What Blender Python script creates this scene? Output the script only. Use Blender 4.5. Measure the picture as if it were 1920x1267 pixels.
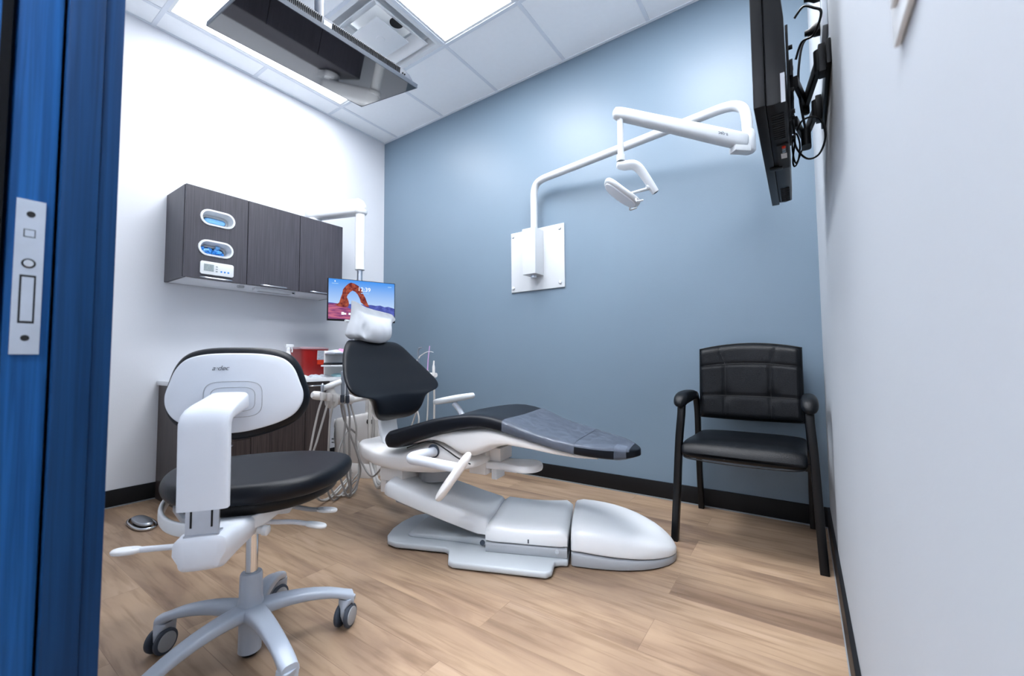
import bpy, bmesh, math, random
from mathutils import Vector, Matrix
from mathutils.geometry import tessellate_polygon

random.seed(7)
S = bpy.context.scene
C = S.collection
for o in list(bpy.data.objects):
    bpy.data.objects.remove(o)

# ------------------------------------------------------------------ camera, world, exposure
YAW, PITCH, ROLL = -0.6051, 0.0514, -0.0075
CAM = Vector((3.385, -2.661, 0.854))
fw = Vector((math.sin(YAW) * math.cos(PITCH), math.cos(YAW) * math.cos(PITCH), math.sin(PITCH)))
rt = fw.cross(Vector((0, 0, 1))).normalized()
up = rt.cross(fw)
r2 = rt * math.cos(ROLL) + up * math.sin(ROLL)
u2 = -rt * math.sin(ROLL) + up * math.cos(ROLL)
cd = bpy.data.cameras.new('camera')
cam = bpy.data.objects.new('camera', cd)
C.objects.link(cam)
cam.matrix_world = Matrix(((r2.x, u2.x, -fw.x, CAM.x), (r2.y, u2.y, -fw.y, CAM.y), (r2.z, u2.z, -fw.z, CAM.z), (0, 0, 0, 1)))
cd.sensor_width = 36.0
cd.lens = 784.0 / 1920.0 * 36.0
cd.clip_start = 0.01
cd.clip_end = 60
cd.dof.use_dof = True
cd.dof.focus_distance = 1.9
cd.dof.aperture_fstop = 3.6
S.camera = cam

w = bpy.data.worlds.new('world')
S.world = w
w.use_nodes = True
w.node_tree.nodes['Background'].inputs[0].default_value = (0.75, 0.85, 1.0, 1)
w.node_tree.nodes['Background'].inputs[1].default_value = 0.4
S.view_settings.view_transform = 'Standard'
S.view_settings.look = 'None'
S.view_settings.gamma = 1
S.view_settings.use_curve_mapping = False
S.view_settings.exposure = 1.65
PANEL = 9.5          # brightness of the ceiling panels in the room
HALL_FILL = 25.0            # brightness of the fill panel added in the corridor

H = 3.0376            # ceiling height
W = 3.4746            # room width (x); blue wall at y = 0
YF = -2.49            # inner face of the wall with the doorway
YB = -4.6             # far side of the corridor behind the camera


# ------------------------------------------------------------------ materials
def lin(h):
    c = [int(h[i:i + 2], 16) / 255 for i in (0, 2, 4)]
    return tuple(x / 12.92 if x <= 0.04045 else ((x + 0.055) / 1.055) ** 2.4 for x in c) + (1,)


def mat(name, col, rough=0.5, metal=0.0, var=0.04, scale=9.0, bump=0.0, bscale=60.0, coat=0.0, spec=0.5, emit=None):
    m = bpy.data.materials.new(name)
    m.use_nodes = True
    nt = m.node_tree
    b = nt.nodes['Principled BSDF']
    b.inputs['Roughness'].default_value = rough
    b.inputs['Metallic'].default_value = metal
    b.inputs['Coat Weight'].default_value = coat
    b.inputs['Specular IOR Level'].default_value = spec
    tc = nt.nodes.new('ShaderNodeTexCoord')
    n = nt.nodes.new('ShaderNodeTexNoise')
    n.inputs['Scale'].default_value = scale
    n.inputs['Detail'].default_value = 3
    nt.links.new(tc.outputs['Object'], n.inputs['Vector'])
    c = lin(col)
    r = nt.nodes.new('ShaderNodeValToRGB')
    r.color_ramp.elements[0].position = 0.3
    r.color_ramp.elements[1].position = 0.7
    r.color_ramp.elements[0].color = tuple(x * (1 - var) for x in c[:3]) + (1,)
    r.color_ramp.elements[1].color = tuple(min(1, x * (1 + var)) for x in c[:3]) + (1,)
    nt.links.new(n.outputs['Fac'], r.inputs['Fac'])
    nt.links.new(r.outputs['Color'], b.inputs['Base Color'])
    if bump:
        n2 = nt.nodes.new('ShaderNodeTexNoise')
        n2.inputs['Scale'].default_value = bscale
        n2.inputs['Detail'].default_value = 4
        nt.links.new(tc.outputs['Object'], n2.inputs['Vector'])
        bp = nt.nodes.new('ShaderNodeBump')
        bp.inputs['Strength'].default_value = bump
        bp.inputs['Distance'].default_value = 0.01
        nt.links.new(n2.outputs['Fac'], bp.inputs['Height'])
        nt.links.new(bp.outputs['Normal'], b.inputs['Normal'])
    if emit:
        b.inputs['Emission Color'].default_value = lin(col)
        b.inputs['Emission Strength'].default_value = emit
    return m


def wood_floor():
    m = bpy.data.materials.new('oak_plank_floor')
    m.use_nodes = True
    nt = m.node_tree
    L = nt.links.new
    b = nt.nodes['Principled BSDF']
    tc = nt.nodes.new('ShaderNodeTexCoord')
    br = nt.nodes.new('ShaderNodeTexBrick')
    br.offset = 0.37
    br.inputs['Scale'].default_value = 1.0
    br.inputs['Brick Width'].default_value = 1.22
    br.inputs['Row Height'].default_value = 0.178
    br.inputs['Mortar Size'].default_value = 0.0012
    br.inputs['Mortar Smooth'].default_value = 0.3
    br.inputs['Color1'].default_value = (0, 0, 0, 1)
    br.inputs['Color2'].default_value = (1, 1, 1, 1)
    br.inputs['Mortar'].default_value = (0.5, 0.5, 0.5, 1)
    L(tc.outputs['Object'], br.inputs['Vector'])
    # shift the grain from plank to plank
    comb = nt.nodes.new('ShaderNodeCombineXYZ')
    mul = nt.nodes.new('ShaderNodeMath'); mul.operation = 'MULTIPLY'; mul.inputs[1].default_value = 9.0
    L(br.outputs['Color'], mul.inputs[0])
    L(mul.outputs[0], comb.inputs['X']); L(mul.outputs[0], comb.inputs['Z'])
    add = nt.nodes.new('ShaderNodeVectorMath'); add.operation = 'ADD'
    L(tc.outputs['Object'], add.inputs[0]); L(comb.outputs[0], add.inputs[1])

    def noise(sx, sy, sc, det, dist):
        mp = nt.nodes.new('ShaderNodeMapping')
        mp.inputs['Scale'].default_value = (sx, sy, 1)
        L(add.outputs[0], mp.inputs['Vector'])
        n = nt.nodes.new('ShaderNodeTexNoise')
        n.inputs['Scale'].default_value = sc
        n.inputs['Detail'].default_value = det
        n.inputs['Distortion'].default_value = dist
        L(mp.outputs[0], n.inputs['Vector'])
        return n
    n1 = noise(0.8, 3.4, 2.0, 4, 1.0)
    n2 = noise(1.0, 13, 3.4, 6, 0.5)
    n3 = noise(1.0, 1.6, 1.1, 2, 0.0)
    r1 = nt.nodes.new('ShaderNodeValToRGB')
    e = r1.color_ramp.elements
    e[0].position = 0.28; e[0].color = lin('7b6656')
    e[1].position = 0.72; e[1].color = lin('a8917c')
    x = e.new(0.44); x.color = lin('957e69')
    x = e.new(0.56); x.color = lin('a08972')
    L(n1.outputs['Fac'], r1.inputs['Fac'])
    r2_ = nt.nodes.new('ShaderNodeValToRGB')
    r2_.color_ramp.elements[0].position = 0.34; r2_.color_ramp.elements[0].color = (0.66, 0.62, 0.58, 1)
    r2_.color_ramp.elements[1].position = 0.52; r2_.color_ramp.elements[1].color = (1, 1, 1, 1)
    L(n2.outputs['Fac'], r2_.inputs['Fac'])
    mx = nt.nodes.new('ShaderNodeMix'); mx.data_type = 'RGBA'; mx.blend_type = 'MULTIPLY'
    mx.inputs[0].default_value = 0.75
    L(r1.outputs[0], mx.inputs[6]); L(r2_.outputs[0], mx.inputs[7])
    r3 = nt.nodes.new('ShaderNodeValToRGB')
    r3.color_ramp.elements[0].position = 0.3; r3.color_ramp.elements[0].color = (0.82, 0.80, 0.80, 1)
    r3.color_ramp.elements[1].position = 0.7; r3.color_ramp.elements[1].color = (1.08, 1.06, 1.04, 1)
    L(n3.outputs['Fac'], r3.inputs['Fac'])
    mx2 = nt.nodes.new('ShaderNodeMix'); mx2.data_type = 'RGBA'; mx2.blend_type = 'MULTIPLY'
    mx2.inputs[0].default_value = 1
    L(mx.outputs[2], mx2.inputs[6]); L(r3.outputs[0], mx2.inputs[7])
    mx3 = nt.nodes.new('ShaderNodeMix'); mx3.data_type = 'RGBA'; mx3.blend_type = 'MIX'
    mx3.inputs[7].default_value = lin('6b5442')
    fac = nt.nodes.new('ShaderNodeMath'); fac.operation = 'MULTIPLY'; fac.inputs[1].default_value = 0.45
    L(br.outputs['Fac'], fac.inputs[0]); L(fac.outputs[0], mx3.inputs[0])
    L(mx2.outputs[2], mx3.inputs[6])
    L(mx3.outputs[2], b.inputs['Base Color'])
    b.inputs['Roughness'].default_value = 0.42
    b.inputs['Specular IOR Level'].default_value = 0.4
    bp = nt.nodes.new('ShaderNodeBump'); bp.inputs['Strength'].default_value = 0.12; bp.inputs['Distance'].default_value = 0.004
    L(n2.outputs['Fac'], bp.inputs['Height']); L(bp.outputs[0], b.inputs['Normal'])
    return m


def laminate(name, c1, c2, rough=0.42, spec=0.5):
    m = bpy.data.materials.new(name)
    m.use_nodes = True
    nt = m.node_tree
    L = nt.links.new
    b = nt.nodes['Principled BSDF']
    g = nt.nodes.new('ShaderNodeNewGeometry')
    mp = nt.nodes.new('ShaderNodeMapping')
    mp.inputs['Scale'].default_value = (95, 95, 2.2)
    L(g.outputs['Position'], mp.inputs['Vector'])
    n = nt.nodes.new('ShaderNodeTexNoise')
    n.inputs['Scale'].default_value = 1.6
    n.inputs['Detail'].default_value = 6
    n.inputs['Distortion'].default_value = 0.5
    L(mp.outputs[0], n.inputs['Vector'])
    r = nt.nodes.new('ShaderNodeValToRGB')
    r.color_ramp.elements[0].position = 0.32; r.color_ramp.elements[0].color = lin(c1)
    r.color_ramp.elements[1].position = 0.66; r.color_ramp.elements[1].color = lin(c2)
    L(n.outputs['Fac'], r.inputs['Fac']); L(r.outputs[0], b.inputs['Base Color'])
    b.inputs['Roughness'].default_value = rough
    b.inputs['Specular IOR Level'].default_value = spec
    return m


def plastic_film():
    m = bpy.data.materials.new('clear_plastic_film')
    m.use_nodes = True
    nt = m.node_tree
    L = nt.links.new
    b = nt.nodes['Principled BSDF']
    tc = nt.nodes.new('ShaderNodeTexCoord')
    n = nt.nodes.new('ShaderNodeTexNoise')
    n.inputs['Scale'].default_value = 14
    n.inputs['Detail'].default_value = 5
    n.inputs['Distortion'].default_value = 2.0
    L(tc.outputs['Object'], n.inputs['Vector'])
    bp = nt.nodes.new('ShaderNodeBump'); bp.inputs['Strength'].default_value = 0.35; bp.inputs['Distance'].default_value = 0.006
    L(n.outputs['Fac'], bp.inputs['Height']); L(bp.outputs[0], b.inputs['Normal'])
    b.inputs['Base Color'].default_value = lin('7c8698')
    b.inputs['Roughness'].default_value = 0.12
    b.inputs['Alpha'].default_value = 0.36
    r = nt.nodes.new('ShaderNodeValToRGB')
    r.color_ramp.elements[0].position = 0.35; r.color_ramp.elements[0].color = (0.30,) * 3 + (1,)
    r.color_ramp.elements[1].position = 0.75; r.color_ramp.elements[1].color = (0.48,) * 3 + (1,)
    L(n.outputs['Fac'], r.inputs['Fac']); L(r.outputs[0], b.inputs['Alpha'])
    return m


def emitter(name, col, strength):
    m = bpy.data.materials.new(name)
    m.use_nodes = True
    nt = m.node_tree
    nt.nodes.remove(nt.nodes['Principled BSDF'])
    e = nt.nodes.new('ShaderNodeEmission')
    e.inputs[0].default_value = lin(col)
    e.inputs[1].default_value = strength
    nt.links.new(e.outputs[0], nt.nodes['Material Output'].inputs[0])
    return m


M = dict(
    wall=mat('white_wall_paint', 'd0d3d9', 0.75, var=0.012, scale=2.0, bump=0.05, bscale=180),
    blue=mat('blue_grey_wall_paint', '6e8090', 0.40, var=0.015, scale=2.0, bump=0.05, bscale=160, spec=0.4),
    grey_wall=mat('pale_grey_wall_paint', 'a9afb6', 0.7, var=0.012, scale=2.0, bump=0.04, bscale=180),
    tile=mat('ceiling_tile', 'eff2f5', 0.9, var=0.008, scale=30, bump=0.05, bscale=220),
    grid=mat('ceiling_grid_metal', 'd6dce4', 0.5, var=0.01),
    floor=wood_floor(),
    base=mat('black_rubber_base', '0e0f12', 0.5, spec=0.25, var=0.08),
    strip=mat('floor_edge_strip', '7c8287', 0.5),
    door=laminate('navy_door_paint', '123f70', '1c5590', 0.45, 0.15),
    trimblue=laminate('navy_trim_paint', '0d2b4e', '12365e', 0.45, 0.12),
    dark=mat('dark_gap', '05070c', 0.8),
    lampw=mat('lamp_enamel', 'c6cace', 0.35, var=0.01),
    steel=mat('brushed_steel', 'c3c9d2', 0.3, 1.0, var=0.04, scale=40),
    chrome=mat('chrome', 'd5d8dc', 0.12, 1.0, var=0.01),
    white=mat('white_plastic', 'dde0e3', 0.32, var=0.01),
    warmw=mat('offwhite_plastic', 'e2e0de', 0.36, var=0.01),
    pale=mat('pale_blue_grey_plastic', 'd9dfe8', 0.36, var=0.012),
    grey=mat('mid_grey_plastic', '9b9fa4', 0.42, var=0.015),
    basegrey=mat('base_plate_grey', 'b4babf', 0.45, var=0.015),
    leg=mat('grey_blue_enamel', 'aab4c2', 0.28, var=0.01),
    leather=mat('black_upholstery', '060b14', 0.40, spec=0.24, var=0.04, bump=0.10, bscale=420),
    leather2=mat('black_bonded_leather', '04070c', 0.38, spec=0.24, var=0.06, bump=0.16, bscale=300),
    stitch=mat('dark_stitching', '07090c', 0.6),
    blackp=mat('black_plastic', '050609', 0.4, spec=0.3, var=0.05),
    blackm=mat('black_enamelled_tube', '05070a', 0.36, spec=0.3, var=0.04),
    glassb=mat('black_screen_glass', '03060b', 0.035, var=0.0),
    tvside=mat('tv_side_plastic', '454e5b', 0.35, var=0.03),
    lam=laminate('dark_wood_laminate', '36343c', '47454d'),
    lamb=laminate('dark_wood_laminate_base', '241e1e', '453b39'),
    under=mat('cabinet_underside', 'cfd3d9', 0.5),
    counter=mat('white_worktop', 'dfe2e6', 0.3),
    tvpole=mat('grey_pole_enamel', '3d4450', 0.4),
    rubber=mat('caster_rubber', '39424f', 0.55),
    hose=mat('grey_hose', 'b9b6b2', 0.45),
    hosed=mat('dark_grey_hose', '9a9794', 0.45),
    red=mat('red_sharps_plastic', '8c0d0d', 0.28, var=0.08, scale=4),
    redlid=mat('clear_red_lid', 'a88b92', 0.3),
    paper=mat('white_paper', 'c6cad0', 0.8, var=0.01, bump=0.15, bscale=25),
    label=mat('grey_label_print', 'aab3bd', 0.6, var=0.25, scale=160),
    orange=mat('orange_label', 'd0330f', 0.5, var=0.2, scale=60),
    teal=mat('teal_paper', '9fc8cf', 0.7, var=0.06),
    pink=mat('pink_tissue', 'e79ac4', 0.7),
    purple=mat('lilac_straw', 'd3a6da', 0.3),
    glove=mat('blue_nitrile', '3c8fe0', 0.45, var=0.18, scale=40),
    gloveb=mat('light_blue_nitrile', '7dbcf2', 0.45, var=0.12, scale=40),
    silver=mat('silver_handpiece', '7f8792', 0.3, 0.25),
    lcd=mat('lcd_display', '8f9a9c', 0.3, var=0.2, scale=120),
    ink=mat('grey_print', '6a7079', 0.6),
    film=plastic_film(),
    panel=emitter('lit_ceiling_diffuser', 'f7faff', PANEL),
    panel_soft=emitter('lit_ceiling_diffuser_left', 'f7faff', PANEL * 0.52),
    hall=emitter('added_corridor_fill', 'f4f8ff', HALL_FILL),
)
M['glassb'].node_tree.nodes['Principled BSDF'].inputs['IOR'].default_value = 1.95


# ------------------------------------------------------------------ mesh helpers (all in world metres, optional local frame)
class MB:
    def __init__(s, F=None):
        s.v, s.f, s.mi, s.mats, s.F = [], [], [], [], F or Matrix()
        s.cur = 0

    def use(s, m):
        if m not in s.mats:
            s.mats.append(m)
        s.cur = s.mats.index(m)
        return s

    def add(s, vs, fs):
        o = len(s.v)
        s.v += [s.F @ Vector(p) for p in vs]
        s.f += [tuple(i + o for i in f) for f in fs]
        s.mi += [s.cur] * len(fs)
        return s

    def box(s, c, d, rz=0.0, R=None):
        x, y, z = d[0] / 2, d[1] / 2, d[2] / 2
        R = R or Matrix.Rotation(rz, 3, 'Z')
        p = [Vector(c) + R @ Vector(q) for q in ((-x, -y, -z), (x, -y, -z), (x, y, -z), (-x, y, -z), (-x, -y, z), (x, -y, z), (x, y, z), (-x, y, z))]
        return s.add(p, [(0, 3, 2, 1), (4, 5, 6, 7), (0, 1, 5, 4), (1, 2, 6, 5), (2, 3, 7, 6), (3, 0, 4, 7)])

    def bb(s, x0, x1, y0, y1, z0, z1):
        return s.box(((x0 + x1) / 2, (y0 + y1) / 2, (z0 + z1) / 2), (x1 - x0, y1 - y0, z1 - z0))

    def rings(s, rs, cap=True, close=False):
        n = len(rs[0])
        vs = [p for r in rs for p in r]
        fs = []
        m = len(rs)
        for i in range(m if close else m - 1):
            a, b = i * n, ((i + 1) % m) * n
            for j in range(n):
                k = (j + 1) % n
                fs.append((a + j, a + k, b + k, b + j))
        if cap and not close:
            fs.append(tuple(range(n - 1, -1, -1)))
            fs.append(tuple((m - 1) * n + j for j in range(n)))
        return s.add(vs, fs)

    def tube(s, path, r, n=10, smooth=0, flat=1.0, cap=True):
        P = [Vector(p) for p in path]
        if smooth:
            P = catmull(P, smooth)
        rr = r if isinstance(r, (list, tuple)) else [r] * len(P)
        if len(rr) != len(P):
            rr = [rr[min(len(rr) - 1, 0)] + (rr[-1] - rr[0]) * i / (len(P) - 1) for i in range(len(P))] if len(rr) == 2 else \
                 [interp(i / (len(P) - 1), rr) for i in range(len(P))]
        T = []
        for i in range(len(P)):
            t = (P[min(i + 1, len(P) - 1)] - P[max(i - 1, 0)])
            T.append(t.normalized() if t.length > 1e-9 else Vector((0, 0, 1)))
        N = T[0].cross(Vector((0, 0, 1)))
        if N.length < 0.1:
            N = T[0].cross(Vector((1, 0, 0)))
        N.normalize()
        rs = []
        for i, p in enumerate(P):
            N = (N - T[i] * N.dot(T[i])).normalized()
            B = T[i].cross(N)
            rs.append([p + N * (rr[i] * math.cos(2 * math.pi * j / n)) + B * (rr[i] * flat * math.sin(2 * math.pi * j / n)) for j in range(n)])
        return s.rings(rs, cap)

    def cyl(s, a, b, r, n=20, r1=None):
        return s.tube([a, b], [r, r if r1 is None else r1], n)

    def lathe(s, prof, c=(0, 0, 0), ax=(0, 0, 1), n=24, cap=True):
        A = Vector(ax).normalized()
        N = A.cross(Vector((0, 0, 1)))
        if N.length < 0.1:
            N = A.cross(Vector((1, 0, 0)))
        N.normalize()
        B = A.cross(N)
        c = Vector(c)
        return s.rings([[c + A * h + N * (r * math.cos(2 * math.pi * j / n)) + B * (r * math.sin(2 * math.pi * j / n)) for j in range(n)] for r, h in prof], cap)

    def prism(s, poly, mp, d0, d1, holes=()):
        loops = [list(poly)] + [list(h) for h in holes]
        tris = tessellate_polygon([[Vector((p[0], p[1], 0)) for p in l] for l in loops])
        flat = [p for l in loops for p in l]
        n = len(flat)
        vs = [mp(p[0], p[1], d0) for p in flat] + [mp(p[0], p[1], d1) for p in flat]
        fs = [tuple(t) for t in tris] + [tuple(i + n for i in reversed(t)) for t in tris]
        o = 0
        for l in loops:
            k = len(l)
            for i in range(k):
                j = (i + 1) % k
                fs.append((o + i, o + j, o + j + n, o + i + n))
            o += k
        return s.add(vs, fs)

    def pillow(s, out, th, rnd, mp, nt=5, fill=6, dome=0.0, flatback=False):
        """closed outline (x, y) inflated along d; mp(x, y, d) gives the point"""
        cx = sum(p[0] for p in out) / len(out)
        cy = sum(p[1] for p in out) / len(out)
        n = len(out)
        R = [math.hypot(p[0] - cx, p[1] - cy) for p in out]

        def ring(inset, d, k=1.0):
            return [mp(cx + (p[0] - cx) * (1 - inset / max(R[i], 1e-6)) * k, cy + (p[1] - cy) * (1 - inset / max(R[i], 1e-6)) * k, d) for i, p in enumerate(out)]
        rs = []
        for f in range(fill, 0, -1):
            k = 1 - f / fill
            rs.append(ring(rnd, -th / 2 - dome * (1 - k * k) * (0 if flatback else 1), max(k, 0.001)))
        for i in range(nt + 1):
            a = -math.pi / 2 + math.pi * i / nt
            rs.append(ring(rnd * (1 - math.cos(a)), th / 2 * math.sin(a)))
        for f in range(1, fill + 1):
            k = 1 - f / fill
            rs.append(ring(rnd, th / 2 + dome * (1 - k * k), max(k, 0.001)))
        return s.rings(rs)


def interp(t, ks):
    x = t * (len(ks) - 1)
    i = min(int(x), len(ks) - 2)
    return ks[i] + (ks[i + 1] - ks[i]) * (x - i)


def curve(x, pts):
    """smooth interpolation through (x, y) pairs"""
    if x <= pts[0][0]:
        return pts[0][1]
    for i in range(len(pts) - 1):
        if x <= pts[i + 1][0]:
            x0, y0 = pts[i]; x1, y1 = pts[i + 1]
            m0 = (y1 - (pts[i - 1][1] if i else y0)) / (x1 - (pts[i - 1][0] if i else x0))
            j = min(i + 2, len(pts) - 1)
            m1 = (pts[j][1] - y0) / (pts[j][0] - x0)
            h = x1 - x0
            t = (x - x0) / h
            return (2 * t**3 - 3 * t**2 + 1) * y0 + (t**3 - 2 * t**2 + t) * h * m0 + (-2 * t**3 + 3 * t**2) * y1 + (t**3 - t**2) * h * m1
    return pts[-1][1]


def catmull(P, k=6, closed=False):
    out = []
    n = len(P)
    for i in range(n if closed else n - 1):
        if closed:
            p0, p1, p2, p3 = P[i - 1], P[i], P[(i + 1) % n], P[(i + 2) % n]
        else:
            p0, p1, p2, p3 = P[max(i - 1, 0)], P[i], P[i + 1], P[min(i + 2, n - 1)]
        for j in range(k):
            t = j / k
            out.append(0.5 * ((2 * p1) + (p2 - p0) * t + (2 * p0 - 5 * p1 + 4 * p2 - p3) * t * t + (3 * p1 - p0 - 3 * p2 + p3) * t**3))
    if not closed:
        out.append(P[-1])
    return out


def outline(pts, k=5):
    return [(p.x, p.y) for p in catmull([Vector((a, b, 0)) for a, b in pts], k, True)]


def sym(half):
    """half outline top->bottom on the +x side mirrored to a closed loop"""
    return half + [(-x, y) for x, y in reversed(half) if abs(x) > 1e-6]


def se(hw, hh, e, n=28, cx=0, cy=0):
    r = []
    for j in range(n):
        a = 2 * math.pi * j / n
        c, s_ = math.cos(a), math.sin(a)
        r.append((cx + hw * math.copysign(abs(c) ** (2 / e), c), cy + hh * math.copysign(abs(s_) ** (2 / e), s_)))
    return r


def frame(x, y, deg, z=0.0):
    return Matrix.Translation((x, y, z)) @ Matrix.Rotation(math.radians(deg), 4, 'Z')


def obj(name, mb, m=None, parent=None, bevel=0.0, seg=2, sub=0, ang=38, smooth=True, label=None):
    me = bpy.data.meshes.new(name)
    me.from_pydata([tuple(v) for v in mb.v], [], mb.f)
    ms = mb.mats if mb.mats else [m]
    for x in ms:
        me.materials.append(M[x] if isinstance(x, str) else x)
    for p, i in zip(me.polygons, mb.mi):
        p.material_index = i
    bm = bmesh.new()
    bm.from_mesh(me)
    bmesh.ops.remove_doubles(bm, verts=bm.verts, dist=1e-6)
    bmesh.ops.recalc_face_normals(bm, faces=bm.faces)
    if bevel:
        es = [e for e in bm.edges if len(e.link_faces) == 2 and e.calc_face_angle(0) > math.radians(28)]
        bmesh.ops.bevel(bm, geom=es, offset=bevel, segments=seg, affect='EDGES', clamp_overlap=True, profile=0.6)
    if parent is not None:
        pw = parent.matrix_basis.copy()
        q = parent.parent
        while q:
            pw = q.matrix_basis @ pw
            q = q.parent
        bm.transform(pw.inverted())
        loc = None
    else:
        xs = [v.co for v in bm.verts]
        loc = Vector(((min(v.x for v in xs) + max(v.x for v in xs)) / 2, (min(v.y for v in xs) + max(v.y for v in xs)) / 2, min(v.z for v in xs)))
        bm.transform(Matrix.Translation(-loc))
    bm.to_mesh(me)
    bm.free()
    if smooth:
        for p in me.polygons:
            p.use_smooth = True
        me.set_sharp_from_angle(angle=math.radians(ang))
    o = bpy.data.objects.new(name, me)
    C.objects.link(o)
    if parent is not None:
        o.parent = parent
    else:
        o.location = loc
    if sub:
        md = o.modifiers.new('subdivision', 'SUBSURF')
        md.levels = sub
        md.render_levels = sub
    if label:
        o['label'] = label
    return o


def thing(name, label, cat, loc=(0, 0, 0), rz=0.0, group=None):
    o = bpy.data.objects.new(name, None)
    o.empty_display_size = 0.05
    C.objects.link(o)
    o.matrix_basis = Matrix.Translation(loc) @ Matrix.Rotation(math.radians(rz), 4, 'Z')
    o['label'] = label
    o['category'] = cat
    if group:
        o['group'] = group
    return o


def tag(o, label, cat, group=None):
    o['label'] = label
    o['category'] = cat
    if group:
        o['group'] = group
    return o


def struct(name, mb, m=None, **k):
    o = obj(name, mb, m, **k)
    o['kind'] = 'structure'
    return o


def text(name, body, size, X, Y, org, m, parent, shear=0.0, depth=0.0004, align='CENTER'):
    cu = bpy.data.curves.new(name, 'FONT')
    cu.body = body
    cu.size = size
    cu.shear = shear
    cu.extrude = depth
    cu.align_x = align
    cu.align_y = 'CENTER'
    t = bpy.data.objects.new(name + '_tmp', cu)
    C.objects.link(t)
    dg = bpy.context.evaluated_depsgraph_get()
    me = bpy.data.meshes.new_from_object(t.evaluated_get(dg))
    bpy.data.objects.remove(t)
    bpy.data.curves.remove(cu)
    X = Vector(X).normalized(); Y = Vector(Y).normalized(); Z = X.cross(Y)
    R = Matrix(((X.x, Y.x, Z.x, org[0]), (X.y, Y.y, Z.y, org[1]), (X.z, Y.z, Z.z, org[2]), (0, 0, 0, 1)))
    pw = Matrix()
    q = parent
    while q:
        pw = q.matrix_basis @ pw
        q = q.parent
    me.transform(pw.inverted() @ R)
    me.materials.clear()
    me.materials.append(M[m] if isinstance(m, str) else m)
    o = bpy.data.objects.new(name, me)
    C.objects.link(o)
    o.parent = parent
    return o


# ================================================================== ROOM SHELL
GX, GY, T = 0.2063, -0.6181, 0.6096
struct('floor', MB().bb(-0.12, W + 0.12, YB - 0.12, 0.12, -0.06, 0.0), 'floor', smooth=False)
struct('wall_left', MB().bb(-0.12, 0, YB, 0, 0, H + 0.25), 'wall', smooth=False)
struct('wall_back', MB().bb(-0.12, W + 0.12, 0, 0.12, 0, H + 0.25), 'blue', smooth=False)
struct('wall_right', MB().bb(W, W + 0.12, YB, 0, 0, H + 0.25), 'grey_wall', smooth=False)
struct('wall_corridor', MB().bb(-0.12, W + 0.12, YB - 0.12, YB, 0, H + 0.25), 'wall', smooth=False)
f = MB()
f.bb(0, 2.30, YF - 0.124, YF, 0, H)
f.bb(2.30, W, YF - 0.124, YF, 2.14, H)
f.bb(2.30, 2.515, YF - 0.03, YF, 0, 2.14)
struct('wall_front', f, 'wall', smooth=False)

# suspended ceiling: tiles, grid bars, openings for lamps and vent
xs = [0.0] + [GX + T * k for k in range(6)] + [W]
xs = [x for x in xs if x <= W + 1e-6]
ys = [0.0] + [GY - T * k for k in range(7)] + [YB]
LIGHTS = [(1, 1), (3, 1), (5, 1)]
skip = set()
for cx_, cy_ in LIGHTS:
    skip |= {(cx_, cy_), (cx_, cy_ + 1)}
VENT = (2, 1)
HALLC = (5, 5)
skip |= {VENT, HALLC, (5, 6), (3, 4)}
ct = MB()
for i in range(len(xs) - 1):
    for j in range(len(ys) - 1):
        if (i, j) in skip:
            continue
        g = 0.009
        ct.bb(xs[i] + g, xs[i + 1] - g, ys[j + 1] + g, ys[j] - g, H - 0.004, H + 0.014)
        ct.bb(xs[i], xs[i + 1], ys[j + 1], ys[j], H + 0.003, H + 0.014)
ct.bb(-0.12, W + 0.12, YB, 0, H + 0.2, H + 0.25)
struct('ceiling', ct, 'tile', bevel=0.0015, seg=1, smooth=False)
gr = MB()
for i, x in enumerate(xs):
    a = 0.012 if 0 < i < len(xs) - 1 else 0.018
    gr.bb(max(0, x - a), min(W, x + a), YB, 0, H - 0.0075, H + 0.002)
for j, y in enumerate(ys):
    a = 0.012 if 0 < j < len(ys) - 1 else 0.020
    for i in range(len(xs) - 1):
        if any((i, j) == (c[0], c[1] + 1) for c in LIGHTS + [HALLC]):
            continue                      # no bar across the middle of a long lamp
        gr.bb(xs[i], xs[i + 1], max(YB, y - a), min(0, y + a), H - 0.0085, H + 0.002)
struct('trim_1', gr, 'grid', smooth=False)

# rubber bases, pale strip at the floor edge
BH = 0.1016
struct('baseboard_left', MB().bb(0, 0.012, YF, 0, 0.004, BH), 'base', bevel=0.002)
struct('baseboard_back', MB().bb(0.012, W - 0.012, -0.012, 0, 0.004, BH), 'base', bevel=0.002)
struct('baseboard_right', MB().bb(W - 0.012, W, YB, 0, 0.004, BH), 'base', bevel=0.002)
st = MB()
st.bb(0, 0.017, YF, 0, 0, 0.006)
st.bb(0, W, -0.017, 0, 0, 0.006)
st.bb(W - 0.015, W, YB, 0, 0, 0.004)
struct('trim_2', st, 'strip', smooth=False)

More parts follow.
